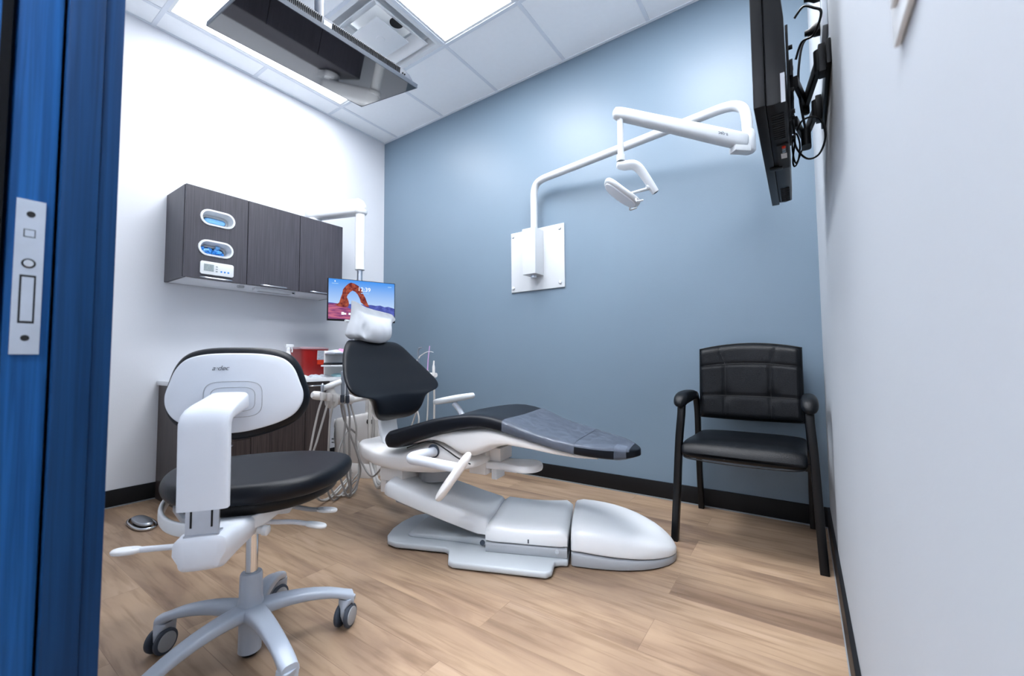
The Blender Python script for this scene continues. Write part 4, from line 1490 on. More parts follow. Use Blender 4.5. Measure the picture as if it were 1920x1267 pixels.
loose('hose', [(1.005, -1.165, 0.570), (1.01, -1.185, 0.45), (1.03, -1.20, 0.25), (1.05, -1.215, 0.10), (1.03, -1.17, 0.016), (0.98, -1.09, 0.012), (0.93, -0.99, 0.05), (0.90, -0.90, 0.10)], 0.006, 'hosed', 'thin grey hose hanging from the hub of the instrument bar')
loose('hose', [(0.98, -1.09, 0.585), (1.0, -1.085, 0.50), (1.02, -1.045, 0.38), (1.03, -0.99, 0.22), (1.02, -0.975, 0.12), (1.01, -1.03, 0.02), (0.98, -1.08, 0.012), (0.92, -1.0, 0.02), (0.90, -0.91, 0.06)], 0.006, 'hosed', 'thin grey hose crossing in front of the white floor cabinet')
loose('hose', [(0.90, -0.97, 0.575), (0.94, -0.95, 0.42), (0.95, -0.955, 0.28), (1.00, -0.93, 0.16), (1.12, -0.95, 0.12), (1.32, -1.02, 0.24)], 0.006, 'hosed', 'thin grey hose running from the swing arm to the base of the patient chair')
for k, (dy, rr2, m_, lab) in enumerate(((0.0, 0.0115, 'hose', 'thick grey hose nearest the white floor cabinet behind the backrest'), (0.030, 0.011, 'hosed', 'thick dark grey hose, middle of the bundle behind the backrest'), (0.058, 0.0105, 'hose', 'thick grey hose furthest from the floor cabinet in the bundle behind the backrest'))):
    loose('thick_hose', [(0.915 + dy * 0.8, -0.835 + dy * 0.55, 0.70 - dy), (0.945 + dy * 0.8, -0.85 + dy * 0.55, 0.60), (0.96 + dy * 0.7, -0.86 + dy * 0.5, 0.40), (0.985 + dy * 0.6, -0.875 + dy * 0.3, 0.22), (1.06, -0.90 + dy * 0.3, 0.105), (1.18, -0.96 + dy * 0.4, 0.068 + dy * 0.3), (1.33, -1.04 + dy * 0.5, 0.125 + dy * 0.4), (1.46, -1.10 + dy, 0.20)], rr2, m_, lab, 'hose', 'thick hose bundle')
uh = MB()
uh.tube([(0.745, -0.665, 0.62), (0.82, -0.74, 0.69), (0.90, -0.815, 0.70), (0.95, -0.81, 0.70), (0.97, -0.79, 0.70)], 0.020, 14, 5)
obj('hose_outlet', uh, 'warmw', su, ang=60)

# doctor's instruments on the far side, seen past the backrest
dh = thing('instrument_holder', 'white instrument bar mostly hidden behind the black backrest near the blue wall', 'instrument holder', (1.0, -0.46, 0.78))
mb = MB()
mb.cyl((0.86, -0.46, 0.745), (1.185, -0.46, 0.745), 0.017, 18)
obj('bar', mb, 'warmw', dh)
mb = MB()
mb.tube([(0.92, -0.46, 0.735), (0.90, -0.50, 0.66), (0.86, -0.54, 0.50), (0.82, -0.56, 0.40)], 0.018, 14, 5)
obj('swing_arm', mb, 'warmw', dh, ang=60)
G2 = 'instruments on the far bar'
instrument('curved_wand', 0, [(-0.10, -0.02, -0.06, 0.006), (-0.05, -0.02, 0.055, 0.006), (-0.02, -0.02, 0.085, 0.004), (0.03, -0.02, 0.108, 0.0028), (0.065, -0.02, 0.117, 0.0025), (0.095, -0.02, 0.116, 0.0022), (0.118, -0.02, 0.111, 0.002)],
           [(0.98, -0.48, 0.6), (1.03, -0.48, 0.42), (1.00, -0.49, 0.34), (0.96, -0.52, 0.25)], 'warmw', 'thin curved white wand crossing the lilac straw', 0.006, G2, body=(1.05, -0.45, 0.80))
instrument('suction_straw', 0, [(-0.006, 0, -0.06, 0.005), (0.002, 0, 0.06, 0.0032), (0.018, 0, 0.158, 0.0032)],
           [(1.095, -0.45, 0.60), (1.095, -0.46, 0.40), (1.09, -0.48, 0.25), (1.05, -0.52, 0.16)], 'purple', 'lilac straw sticking up past the edge of the backrest', 0.006, G2, body=(1.112, -0.47, 0.80))
instrument('suction_tip', 0, [(0, 0, -0.06, 0.010), (0, 0, 0.005, 0.010), (0, 0, 0.022, 0.006), (0.002, 0, 0.05, 0.0055)],
           [(1.178, -0.47, 0.62), (1.176, -0.47, 0.40), (1.17, -0.49, 0.25), (1.10, -0.53, 0.14)], 'warmw', 'short white tip right of the lilac straw', 0.0075, G2, body=(1.172, -0.47, 0.80))
instrument('handpiece', 0, [(0, 0, -0.06, 0.008), (-0.01, 0, 0.06, 0.008), (-0.012, 0, 0.125, 0.006), (0.0, 0, 0.145, 0.007), (0.03, 0, 0.148, 0.004)],
           [(1.04, -0.47, 0.6), (0.96, -0.47, 0.40), (0.90, -0.5, 0.25)], 'silver', 'grey handpiece head peeking over the backrest left of the lilac straw', 0.006, G2, body=(1.02, -0.47, 0.80))

# ================================================================== ASSISTANT STOOL
FT = frame(2.03, -2.06, 52)        # x = to the stool's right, y = the way it faces
stl = thing('dental_stool', 'wheeled stool with black seat and white backrest shell, in front of the base cabinet', 'stool', (2.03, -2.06, 0), 52)
FW = Matrix.Translation((2.03, -2.06, 0))
mb = MB(FW)
mb.lathe([(0.022, 0.012), (0.030, 0.016), (0.0295, 0.11), (0.034, 0.125), (0.034, 0.15), (0.0305, 0.165), (0.0295, 0.228), (0.027, 0.236), (0.020, 0.2365)])
obj('column_sleeve', mb, 'leg', stl, ang=50)
mb = MB(FW)
mb.lathe([(0.021, 0.006), (0.021, 0.014)])
obj('column_foot', mb, 'blackp', stl)
mb = MB(FW)
mb.cyl((0, 0, 0.230), (0, 0, 0.375), 0.0165, 24)
obj('gas_lift', mb, 'chrome', stl)
for k, deg in enumerate((66, 138, 210, 282, 354)):
    FL = frame(2.03, -2.06, deg)
    mb = MB(FL)
    rs = []
    for i in range(13):
        t = i / 12
        x = 0.012 + 0.273 * t
        zt = curve(t, [(0, 0.148), (0.25, 0.150), (0.5, 0.143), (0.75, 0.127), (0.93, 0.108), (1, 0.102)])
        hh = curve(t, [(0, 0.040), (0.3, 0.034), (0.7, 0.027), (0.9, 0.026), (1, 0.040)])
        hw = curve(t, [(0, 0.032), (0.3, 0.026), (0.7, 0.0225), (1, 0.0225)])
        if i == 12:
            hw *= 0.93
        rs.append([(x, p[0] * hw, zt - hh / 2 + p[1] * hh / 2) for p in se(1, 1, 3.2, 24)])
    mb.rings(rs)
    lg = obj('leg', mb, 'leg', stl, ang=60)
    cx_ = 0.268
    sw_ = (4, -8, 0, 9, -5)[k]
    FC = FL @ Matrix.Translation((cx_, 0, 0)) @ Matrix.Rotation(math.radians(112 - deg + sw_), 4, 'Z')
    mb = MB(FC)
    mb.rings([[(p[0] * a, p[1] * b, z) for p in se(1, 1, 4, 20)] for z, a, b in ((0.016, 0.018, 0.009), (0.040, 0.030, 0.0095), (0.062, 0.031, 0.0098), (0.0745, 0.0250, 0.0210), (0.086, 0.0225, 0.0215))])
    cs_ = obj('caster', mb, 'leg', lg, ang=60)
    for sd in (-1, 1):
        mb = MB(FC)
        mb.use('rubber').lathe([(0.026, 0.000), (0.0325, 0.001), (0.0345, 0.003), (0.0345, 0.010), (0.0325, 0.012), (0.028, 0.0125)], (-0.010, sd * 0.0100, 0.0347), (0, sd, 0), 28)
        mb.use('grey').lathe([(0.027, 0.011), (0.026, 0.0145), (0.019, 0.016)], (-0.010, sd * 0.0100, 0.0347), (0, sd, 0), 28)
        obj('wheel', mb, None, cs_, ang=40)

# mechanism housing
mb = MB(FT)
rs = []
for y, cx0, hw, z0, z1 in ((-0.305, -0.030, 0.040, 0.395, 0.452), (-0.300, -0.030, 0.052, 0.383, 0.458), (-0.26, -0.030, 0.056, 0.368, 0.458), (-0.18, -0.024, 0.052, 0.366, 0.446), (-0.09, -0.010, 0.045, 0.366, 0.430), (0.0, 0.0, 0.042, 0.364, 0.425), (0.06, 0.0, 0.034, 0.372, 0.425)):
    rs.append([(cx0 + p[0] * hw * (0.80 if p[1] < 0 else 1), y, (z0 + z1) / 2 + p[1] * (z1 - z0) / 2) for p in se(1, 1, 5, 32)])
mb.rings(rs)
hs = obj('mechanism_housing', mb, 'pale', stl, ang=50)
mb = MB(FT)
mb.lathe([(0.030, 0.352), (0.034, 0.36), (0.034, 0.40)], (0, 0, 0), n=28)
obj('column_cap', mb, 'white', stl)
mb = MB(FT)
mb.lathe([(0.011, 0.0), (0.011, 0.012), (0.014, 0.014), (0.014, 0.026), (0.010, 0.029)], (0.036, -0.085, 0.385), (0.95, -0.25, -0.12), 18)
obj('tilt_knob', mb, 'white', stl)
# slotted steel upright
mb = MB(FT)
mb.use('steel').bb(-0.060, 0.006, -0.2965, -0.290, 0.457, 0.530)
mb.bb(-0.062, 0.004, -0.300, -0.262, 0.4575, 0.461)
mb.use('blackp')
for x in (-0.049, -0.008):
    mb.box((x, -0.2968, 0.502), (0.004, 0.0012, 0.050))
obj('slot_plate', mb, None, stl)
# post and curved bracket
mb = MB(FT)
path = [(-0.288, 0.516), (-0.288, 0.60), (-0.288, 0.69), (-0.287, 0.710), (-0.283, 0.724), (-0.275, 0.733), (-0.262, 0.740), (-0.243, 0.747), (-0.215, 0.756)]
tang = []
rs = []
for i, (y, z) in enumerate(path):
    a = Vector((path[min(i + 1, len(path) - 1)][0] - path[max(i - 1, 0)][0], path[min(i + 1, len(path) - 1)][1] - path[max(i - 1, 0)][1])).normalized()
    n_ = Vector((-a.y, a.x))
    hw = curve(i / 8, [(0, 0.051), (0.6, 0.051), (0.85, 0.046), (1, 0.042)])
    cx0 = curve(i / 8, [(0, -0.028), (0.5, -0.028), (1, -0.003)])
    th = curve(i / 8, [(0, 0.015), (0.4, 0.015), (0.65, 0.017), (1, 0.023)])
    rs.append([(cx0 + p[0] * hw, y + n_.x * p[1] * th, z + n_.y * p[1] * th) for p in se(1, 1, 5, 32)])
mb.rings(rs)
obj('back_post', mb, 'pale', stl, ang=50)
# backrest
BO = outline([(0, 0.893), (0.07, 0.890), (0.118, 0.876), (0.146, 0.845), (0.162, 0.800), (0.172, 0.760), (0.166, 0.722), (0.140, 0.688), (0.085, 0.663), (0, 0.647),
              (-0.085, 0.663), (-0.140, 0.688), (-0.166, 0.722), (-0.172, 0.760), (-0.162, 0.800), (-0.146, 0.845), (-0.118, 0.876), (-0.07, 0.890)], 5)


def wrap(x, z, d, off):
    return (x - 0.003, off + d + 0.035 * (x / 0.17) ** 2 + 0.012 * ((z - 0.77) / 0.12) ** 2, z)


mb = MB(FT)
mb.pillow(BO, 0.036, 0.017, lambda x, y, d: wrap(x, y, d, -0.168), dome=0.006)
obj('backrest', mb, 'leather', stl, ang=180, sub=1)
mb = MB(FT)
BP = [((p[0]) * 0.925, 0.773 + (p[1] - 0.770) * 0.835) for p in BO]
mb.pillow(BP, 0.010, 0.004, lambda x, y, d: wrap(x, y, d, -0.1915))
bp = obj('backrest_shell', mb, 'pale', stl, ang=60)
mb = MB(FT)
for hw, hh, cz in ((0.050, 0.031, 0.757), (0.066, 0.046, 0.757)):
    pts = [(p[0] - 0.003, wrap(p[0], p[1], 0, -0.1972)[1], p[1]) for p in se(hw, hh, 4, 40, 0.0, cz)]
    pts.append(pts[0])
    mb.tube(pts, 0.0007, 5, 0)
obj('shell_groove', mb, 'grey', bp)
T3 = FT.to_3x3()
lx, lz = T3 @ Vector((1, 0, 0)), Vector((0, 0, 1))
text('logo', 'a·dec', 0.0175, lx, lz, FT @ Vector((-0.032, -0.1955, 0.8375)), 'ink', bp, shear=0.35, depth=0.0006)

# seat
SO = outline([(0.0, 0.322), (0.10, 0.300), (0.19, 0.246), (0.243, 0.196), (0.265, 0.150), (0.258, 0.070), (0.225, -0.020), (0.165, -0.095), (0.080, -0.135), (0, -0.143),
              (-0.080, -0.135), (-0.165, -0.095), (-0.225, -0.020), (-0.258, 0.070), (-0.265, 0.150), (-0.243, 0.196), (-0.19, 0.246), (-0.10, 0.300)], 5)


def seatmap(x, y, d, base):
    return (x, y, base + d + 0.010 * (x / 0.26) ** 2 * 0 + 0.012 * ((y + 0.14) / 0.46) - 0.010 * max(0, (y - 0.2) / 0.12) ** 2)


mb = MB(FT)
mb.pillow(SO, 0.056, 0.024, lambda x, y, d: seatmap(x, y, d, 0.491), dome=0.001, nt=8)
obj('seat', mb, 'leather', stl, ang=180, sub=1)
mb = MB(FT)
mb.pillow([(x * 0.84, 0.09 + (y - 0.09) * 0.86) for x, y in SO], 0.040, 0.012, lambda x, y, d: seatmap(x, y, d, 0.450))
obj('seat_underside', mb, 'blackp', stl, ang=60)
# white seat pan band
mb = MB(FT)
pts = catmull([Vector(p) for p in ((-0.236, 0.120, 0.458), (-0.242, 0.060, 0.440), (-0.222, -0.015, 0.424), (-0.165, -0.085, 0.414), (-0.085, -0.122, 0.411), (-0.015, -0.122, 0.412), (0.040, -0.098, 0.416), (0.070, -0.040, 0.424), (0.088, 0.030, 0.434), (0.122, 0.115, 0.445), (0.175, 0.205, 0.456), (0.205, 0.245, 0.463))], 6)
rs = []
for i, p in enumerate(pts):
    t = (pts[min(i + 1, len(pts) - 1)] - pts[max(i - 1, 0)])
    t.z = 0
    t.normalize()
    n_ = Vector((t.y, -t.x, 0))
    e = min(1, min(i, len(pts) - 1 - i) / 12 + 0.35)
    rs.append([tuple(p + n_ * (0.006 * a[0]) + Vector((0, 0, 0.018 * e * a[1]))) for a in se(1, 1, 4, 16)])
mb.rings(rs)
obj('seat_pan_band', mb, 'white', stl, ang=60)
mb = MB(FT)
mb.prism([(-0.22, 0.05), (-0.15, -0.07), (-0.01, -0.108), (0.05, -0.04), (0.08, 0.10), (0.12, 0.19), (0.0, 0.23), (-0.18, 0.16)], lambda x, y, d: (x, y, d + 0.02 * (y + 0.12)), 0.412, 0.430)
obj('seat_pan', mb, 'pale', stl, bevel=0.003)


def lever(path, m='pale', tip=(0.032, 0.019)):
    mb = MB(FT)
    P_ = [Vector(p) for p in path]
    e = P_[-1]
    d = (P_[-1] - P_[-2]).normalized()
    mb.tube(P_, 0.0072, 12, 5)
    lv_ = obj('lever', mb, m, stl, ang=60)
    mb = MB(FT)
    sdv = d.cross(Vector((0, 0, 1))).normalized()
    upv = sdv.cross(d)
    mb.pillow(se(tip[0], tip[1], 2.2, 28), 0.012, 0.006, lambda x, y, q: tuple(e + d * (x + 0.012) + sdv * y + upv * q), fill=4)
    obj('paddle', mb, 'white', lv_, ang=60)


lever([(-0.060, -0.150, 0.388), (-0.12, -0.150, 0.388), (-0.185, -0.150, 0.390), (-0.222, -0.150, 0.391)])
lever([(0.020, -0.010, 0.382), (0.06, -0.005, 0.374), (0.11, 0.0, 0.366), (0.160, 0.0, 0.353)])
lever([(0.060, 0.060, 0.402), (0.10, 0.075, 0.388), (0.14, 0.08, 0.374), (0.182, 0.080, 0.368)], 'grey')
mb = MB(FT)
mb.bb(0.025, 0.095, 0.02, 0.10, 0.385, 0.430)
obj('lever_block', mb, 'white', stl, bevel=0.008)

# ================================================================== GUEST CHAIR
gc = thing('guest_chair', 'black leather guest chair with padded arms in the corner by the blue wall', 'chair', (3.15, -0.30, 0))


def rect_path(pts, hw, hh, widthdir):
    P_ = [Vector(p) for p in pts]
    rs = []
    for i, p in enumerate(P_):
        t = (P_[min(i + 1, len(P_) - 1)] - P_[max(i - 1, 0)]).normalized()
        b = Vector(widthdir)
        b = (b - t * b.dot(t)).normalized()
        n_ = t.cross(b)
        rs.append([tuple(p + b * (a[0] * hw) + n_ * (a[1] * hh)) for a in se(1, 1, 6, 20)])
    return rs


for s_ in (0, 1):
    if s_ == 0:
        fx, ftx, rx, rtx = 2.864, 2.902, 2.884, 2.893
    else:
        fx, ftx, rx, rtx = 3.430, 3.404, 3.404, 3.400
    mb = MB()
    pts = catmull([Vector(p) for p in ((fx, -0.570, 0.0), ((fx * 0.65 + ftx * 0.35), -0.562, 0.22), ((fx * 0.3 + ftx * 0.7), -0.552, 0.46), (ftx, -0.545, 0.585), (ftx, -0.530, 0.632), (ftx, -0.490, 0.648), (ftx, -0.36, 0.655), (rtx, -0.20, 0.655))], 4)
    mb.rings(rect_path(pts, 0.016, 0.020, (1, 0, 0)))
    obj('front_leg', mb, 'blackm', gc, ang=50)
    mb = MB()
    pts = catmull([Vector(p) for p in ((rx, -0.045, 0.0), (rx, -0.065, 0.22), (rx + (0.002), -0.085, 0.40), (rtx, -0.120, 0.55), (rtx, -0.150, 0.63), (rtx, -0.185, 0.655))], 4)
    mb.rings(rect_path(pts, 0.015, 0.018, (1, 0, 0)))
    obj('rear_leg', mb, 'blackm', gc, ang=50)
    mb = MB()
    rs = []
    for k in range(17):
        t = k / 16
        y = -0.592 + 0.34 * t
        z = curve(t, [(0, 0.636), (0.08, 0.650), (0.25, 0.664), (0.6, 0.668), (1, 0.664)])
        r = curve(t, [(0, 0.012), (0.04, 0.026), (0.12, 0.034), (0.4, 0.033), (0.85, 0.026), (0.97, 0.018), (1, 0.006)])
        rs.append([(ftx + p[0] * r * 0.92, y, z + p[1] * r * 0.85) for p in se(1, 1, 2.4, 20)])
    mb.rings(rs)
    obj('arm_pad', mb, 'leather2', gc, ang=180)
mb = MB()
for y, z in ((-0.46, 0.385), (-0.14, 0.385)):
    mb.bb(2.895, 3.405, y - 0.012, y + 0.012, z - 0.015, z + 0.015)
mb.bb(2.893, 2.96, -0.105, -0.085, 0.56, 0.60)
mb.bb(3.34, 3.40, -0.105, -0.085, 0.56, 0.60)
obj('cross_rail', mb, 'blackm', gc)
# seat cushion
mb = MB()
SX0, SX1 = 2.906, 3.390
rs = []
for k in range(21):
    t = k / 20
    y = -0.605 + 0.50 * t
    zt = curve(t, [(0, 0.425), (0.03, 0.452), (0.08, 0.466), (0.18, 0.474), (0.5, 0.468), (0.9, 0.462), (0.97, 0.458), (1, 0.440)])
    zb = curve(t, [(0, 0.412), (0.03, 0.398), (0.10, 0.394), (0.3, 0.400), (0.97, 0.402), (1, 0.412)])
    hw = (SX1 - SX0) / 2 - (0.012 if k in (0, 20) else 0)
    cx_ = (SX0 + SX1) / 2
    row = []
    for p in se(1, 1, 5.5, 44):
        yy = y - 0.018 * (1 - p[0] ** 2) * (1 - t) * (1 if t < 0.3 else 0.3)
        row.append((cx_ + p[0] * hw, yy, (zt + zb) / 2 + p[1] * (zt - zb) / 2 + (0.004 * (1 - p[0] ** 2) if p[1] > 0 and t > 0.1 else 0)))
    rs.append(row)
mb.rings(rs)
obj('seat', mb, 'leather2', gc, ang=180)
mb = MB()
for p in ([(SX0 + 0.006, -0.25, 0.397), (SX0 + 0.004, -0.50, 0.397), (SX0 + 0.02, -0.603, 0.400), (3.0, -0.620, 0.396), (3.148, -0.626, 0.394), (3.30, -0.620, 0.396), (SX1 - 0.02, -0.603, 0.400), (SX1 - 0.004, -0.50, 0.397), (SX1 - 0.006, -0.25, 0.397)],):
    mb.tube(p, 0.0035, 6, 6)
obj('piping', mb, 'leather2', gc)
# quilted back
mb = MB()
nx, nz = 49, 41
BX0, BX1 = 2.908, 3.388


def backpt(u, v):
    x = BX0 + (BX1 - BX0) * u
    ztop = 0.905 + 0.030 * (1 - (2 * u - 1) ** 2)
    z = 0.530 + (ztop - 0.530) * v - 0.008 * (1 - (2 * u - 1) ** 2) * (1 - v)
    return x, z


def groove(u, v):
    d = 9.0
    if v <= 0.73:
        d = min(d, abs(u - 0.275) * 0.48, abs(u - 0.71) * 0.48)
    else:
        t = (v - 0.73) / 0.27
        d = min(d, abs(u - (0.275 - 0.075 * t)) * 0.48, abs(u - (0.71 + 0.075 * t)) * 0.48)
    d = min(d, abs(v - 0.73 - 0.0 * u) * 0.38, abs(v - 0.315) * 0.38)
    g = 0.007 * math.exp(-(d / 0.006) ** 2)
    for cu in (0.275, 0.71):
        for cv_ in (0.315,):
            g += 0.010 * math.exp(-(((u - cu) * 0.48) ** 2 + ((v - cv_) * 0.38) ** 2) / 0.03 ** 2)
    return g


F_, K_ = [], []
for j in range(nz):
    for i in range(nx):
        u, v = i / (nx - 1), j / (nz - 1)
        x, z = backpt(u, v)
        e = min(u, 1 - u) * (BX1 - BX0)
        e2 = min(v, 1 - v) * 0.38
        rnd_ = lambda q: math.sqrt(max(0, 1 - (1 - min(q / 0.035, 1)) ** 2))
        puff = rnd_(e) * rnd_(e2)
        curv = 0.030 * (2 * u - 1) ** 2
        lean = 0.045 * v
        yb = -0.108 - curv + lean
        F_.append((x, yb - 0.004 - 0.040 * puff - 0.006 * math.sin(math.pi * v) * math.sin(math.pi * u) + groove(u, v) * (1 if puff > 0.5 else 0), z))
        K_.append((x, yb + 0.020 * puff, z))
N_ = nx * nz
fs = []
for j in range(nz - 1):
    for i in range(nx - 1):
        a = j * nx + i
        fs.append((a, a + 1, a + nx + 1, a + nx))
        fs.append((N_ + a, N_ + a + nx, N_ + a + nx + 1, N_ + a + 1))
edge = [i for i in range(nx)] + [j * nx + nx - 1 for j in range(1, nz)] + [(nz - 1) * nx + i for i in range(nx - 2, -1, -1)] + [j * nx for j in range(nz - 2, 0, -1)]
for i in range(len(edge)):
    a, b = edge[i], edge[(i + 1) % len(edge)]
    fs.append((a, N_ + a, N_ + b, b))
mb.add(F_ + K_, fs)
bkr = obj('backrest', mb, 'leather2', gc, ang=180)
mb = MB()
per = []
for q in range(80):
    t = q / 80 * 4
    s4, f4 = int(t), t - int(t)
    u, v = ((f4, 0), (1, f4), (1 - f4, 1), (0, 1 - f4))[s4]
    u = 0.012 + 0.976 * u
    v = 0.012 + 0.976 * v
    x, z = backpt(u, v)
    per.append((x, -0.128 - 0.030 * (2 * u - 1) ** 2 + 0.045 * v, z))
per.append(per[0])
mb.tube(per, 0.0035, 6, 0)
obj('piping', mb, 'leather2', bkr)
mb = MB()
for lo in ([(u, 0.73) for u in [i / 20 * 0.96 + 0.02 for i in range(21)]], [(u, 0.315) for u in [i / 20 * 0.96 + 0.02 for i in range(21)]],
           [(0.275, v * 0.71 + 0.02) for v in [i / 14 for i in range(15)]] + [(0.275 - 0.075 * t, 0.73 + 0.25 * t) for t in (0.3, 0.6, 1)],
           [(0.71, v * 0.71 + 0.02) for v in [i / 14 for i in range(15)]] + [(0.71 + 0.075 * t, 0.73 + 0.25 * t) for t in (0.3, 0.6, 1)]):
    pts = []
    for u, v in lo:
        x, z = backpt(u, v)
        i, j = min(int(u * (nx - 1)), nx - 2), min(int(v * (nz - 1)), nz - 2)
        fu, fv = u * (nx - 1) - i, v * (nz - 1) - j
        y = sum(F_[(j + b) * nx + i + a][1] * (fu if a else 1 - fu) * (fv if b else 1 - fv) for a in (0, 1) for b in (0, 1))
        pts.append((x, y - 0.0003, z))
    mb.tube(pts, 0.0013, 5, 0)
obj('stitching', mb, 'stitch', bkr)

# ================================================================== DENTAL LIGHT ON THE BLUE WALL
dl = thing('dental_light', 'white wall mounted dental lamp on a long bent arm across the blue wall', 'lamp', (1.78, -0.01, 1.6))
mb = MB()
mb.bb(1.551, 2.013, -0.0115, -0.0005, 1.370, 1.834)
pt_ = obj('wall_plate', mb, 'lampw', dl, bevel=0.002)
for x, z in ((1.571, 1.806), (1.980, 1.802), (1.980, 1.406), (1.571, 1.402)):
    mb = MB()
    mb.lathe([(0.012, 0), (0.012, 0.007), (0.009, 0.010)], (x, -0.0115, z), (0, -1, 0), 16)
    obj('bolt', mb, 'lampw', pt_)
mb = MB()
mb.bb(1.731, 1.842, -0.130, -0.0115, 1.470, 1.806)
obj('junction_box', mb, 'lampw', dl, bevel=0.003)
mb = MB()
mb.cyl((1.79, -0.07, 1.470), (1.79, -0.07, 1.452), 0.022, 18)
obj('box_knob', mb, 'steel', dl)
mb = MB()
PA = [Vector(p) for p in ((1.808, -0.085, 1.80), (1.808, -0.085, 1.95), (1.808, -0.085, 2.03), (1.813, -0.086, 2.09), (1.838, -0.090, 2.135), (1.885, -0.097, 2.152), (1.95, -0.107, 2.155), (2.2, -0.147, 2.155), (2.6, -0.211, 2.155), (3.0, -0.275, 2.155), (3.09, -0.290, 2.153), (3.15, -0.300, 2.140), (3.188, -0.306, 2.105), (3.200, -0.308, 2.05), (3.202, -0.308, 1.985))]
mb.tube(PA, 0.0255, 20, 4)
obj('mast', mb, 'lampw', dl, ang=70)
mb = MB()
mb.lathe([(0.030, 1.985), (0.034, 1.975), (0.034, 1.885), (0.026, 1.876)], (3.202, -0.308, 0))
obj('swivel_joint', mb, 'lampw', dl, ang=50)
J, E2 = Vector((3.195, -0.325, 1.925)), Vector((2.700, -0.765, 2.028))
fa = (E2 - J).normalized()
sA = fa.cross(Vector((0, 0, 1))).normalized()
uA = sA.cross(fa)
mb = MB()
rs = []
for k in range(14):
    t = (0, 0.006, 0.02, 0.08, 0.2, 0.35, 0.5, 0.65, 0.8, 0.9, 0.96, 1.0, 1.025, 1.035)[k]
    hw = curve(t, [(0, 0.012), (0.006, 0.024), (0.02, 0.029), (0.2, 0.030), (0.8, 0.026), (0.97, 0.025), (1.025, 0.018), (1.035, 0.006)])
    hh = curve(t, [(0, 0.018), (0.006, 0.032), (0.02, 0.038), (0.2, 0.039), (0.8, 0.031), (0.97, 0.029), (1.025, 0.024), (1.035, 0.010)])
    p = J.lerp(E2, t)
    rs.append([tuple(p + sA * (hw * q[0]) + uA * (hh * q[1])) for q in se(1, 1, 3.2, 28)])
mb.rings(rs)
fx_ = obj('flex_arm', mb, 'lampw', dl, ang=60)
mb = MB()
c_ = J.lerp(E2, 0.04) - uA * 0.045
mb.box(tuple(c_), (0.085, 0.05, 0.030), math.atan2(fa.y, fa.x))
obj('arm_joint', mb, 'lampw', dl, bevel=0.006)
mb = MB()
for q in (0.10, 0.13):
    c_ = J.lerp(E2, q) + sA * 0.0295 * 1
    mb.lathe([(0.004, 0), (0.003, 0.001)], tuple(c_ - uA * 0.010), tuple(sA), 10)
obj('screw', mb, 'ink', fx_)
sgn = 1 if sA.dot(CAM - J) > 0 else -1
c_ = J.lerp(E2, 0.21) + sA * sgn * 0.0302
text('logo', 'a·dec', 0.024, -fa if sgn > 0 else fa, uA, c_, 'ink', fx_, shear=0.35, depth=0.0006)
mb = MB()
mb.cyl((2.708, -0.757, 2.005), (2.708, -0.757, 1.805), 0.0145, 18)
mb.cyl((2.708, -0.757, 1.825), (2.708, -0.757, 1.795), 0.020, 18)
obj('drop_post', mb, 'lampw', dl)
# yoke
P0 = Vector((2.692, -0.768, 1.776))
rX = Vector((0.822, 0.569, 0))
YK = [P0, P0 + rX * 0.035 + Vector((0, 0, -0.002)), P0 + rX * 0.075 + Vector((0, 0, 0.001)), P0 + rX * 0.105 + Vector((0, 0, -0.016)), P0 + rX * 0.135 + Vector((0, 0, -0.058)), P0 + rX * 0.172 + Vector((0, 0, -0.118)), P0 + rX * 0.182 + Vector((0, 0, -0.134))]
mb = MB()
mb.tube(YK, [0.014, 0.023, 0.023, 0.022, 0.020, 0.018, 0.017], 18, 5)
yk = obj('yoke', mb, 'lampw', dl, ang=70)
mb = MB()
d_ = (YK[-1] - YK[-2]).normalized()
mb.lathe([(0.010, 0), (0.010, 0.0015)], tuple(YK[-1] + d_ * 0.0005), tuple(d_), 14)
obj('yoke_cap', mb, 'blackp', yk)
HC = Vector((2.705, -0.752, 1.640))          # head centre
hn = Vector((-0.42, -0.20, -0.60)).normalized()      # the way the lamp shines
ha = (rX * 0.76 + Vector((0, 0, -0.62)))
ha = (ha - hn * ha.dot(hn)).normalized()
hb = hn.cross(ha)
mb = MB()
mb.tube([YK[-2] + (YK[-3] - YK[-2]) * 0.15, HC - hn * 0.02 + ha * 0.03], [0.008, 0.007], 12)
mb.tube([YK[-2] + (YK[-3] - YK[-2]) * 0.15 - rX * 0.03, YK[-2] + (YK[-3] - YK[-2]) * 0.15], [0.012, 0.012], 14)
obj('head_stem', mb, 'lampw', dl)
mb = MB()
mb.pillow(se(0.100, 0.062, 2.8, 44), 0.026, 0.011, lambda x, y, d: tuple(HC + ha * x + hb * y + hn * (d - 0.25 * (x * x) / 0.12 * 0.3)), dome=0.003)
hd_ = obj('lamp_head', mb, 'lampw', dl, ang=70)
mb = MB()
mb.pillow(se(0.086, 0.051, 2.8, 40), 0.008, 0.003, lambda x, y, d: tuple(HC + ha * x + hb * y + hn * (0.0150 + d - 0.25 * (x * x) / 0.12 * 0.3)))
obj('lens', mb, 'pale', hd_, ang=60)
for s_ in (-1, 1):
    mb = MB()
    mb.tube([HC + ha * 0.070 + hb * 0.056 * s_ + hn * 0.0, HC + ha * 0.080 + hb * 0.070 * s_ + hn * 0.012, HC + ha * 0.100 + hb * 0.060 * s_ - hn * 0.012], 0.0045, 8, 4)
    obj('handle', mb, 'lampw', hd_)

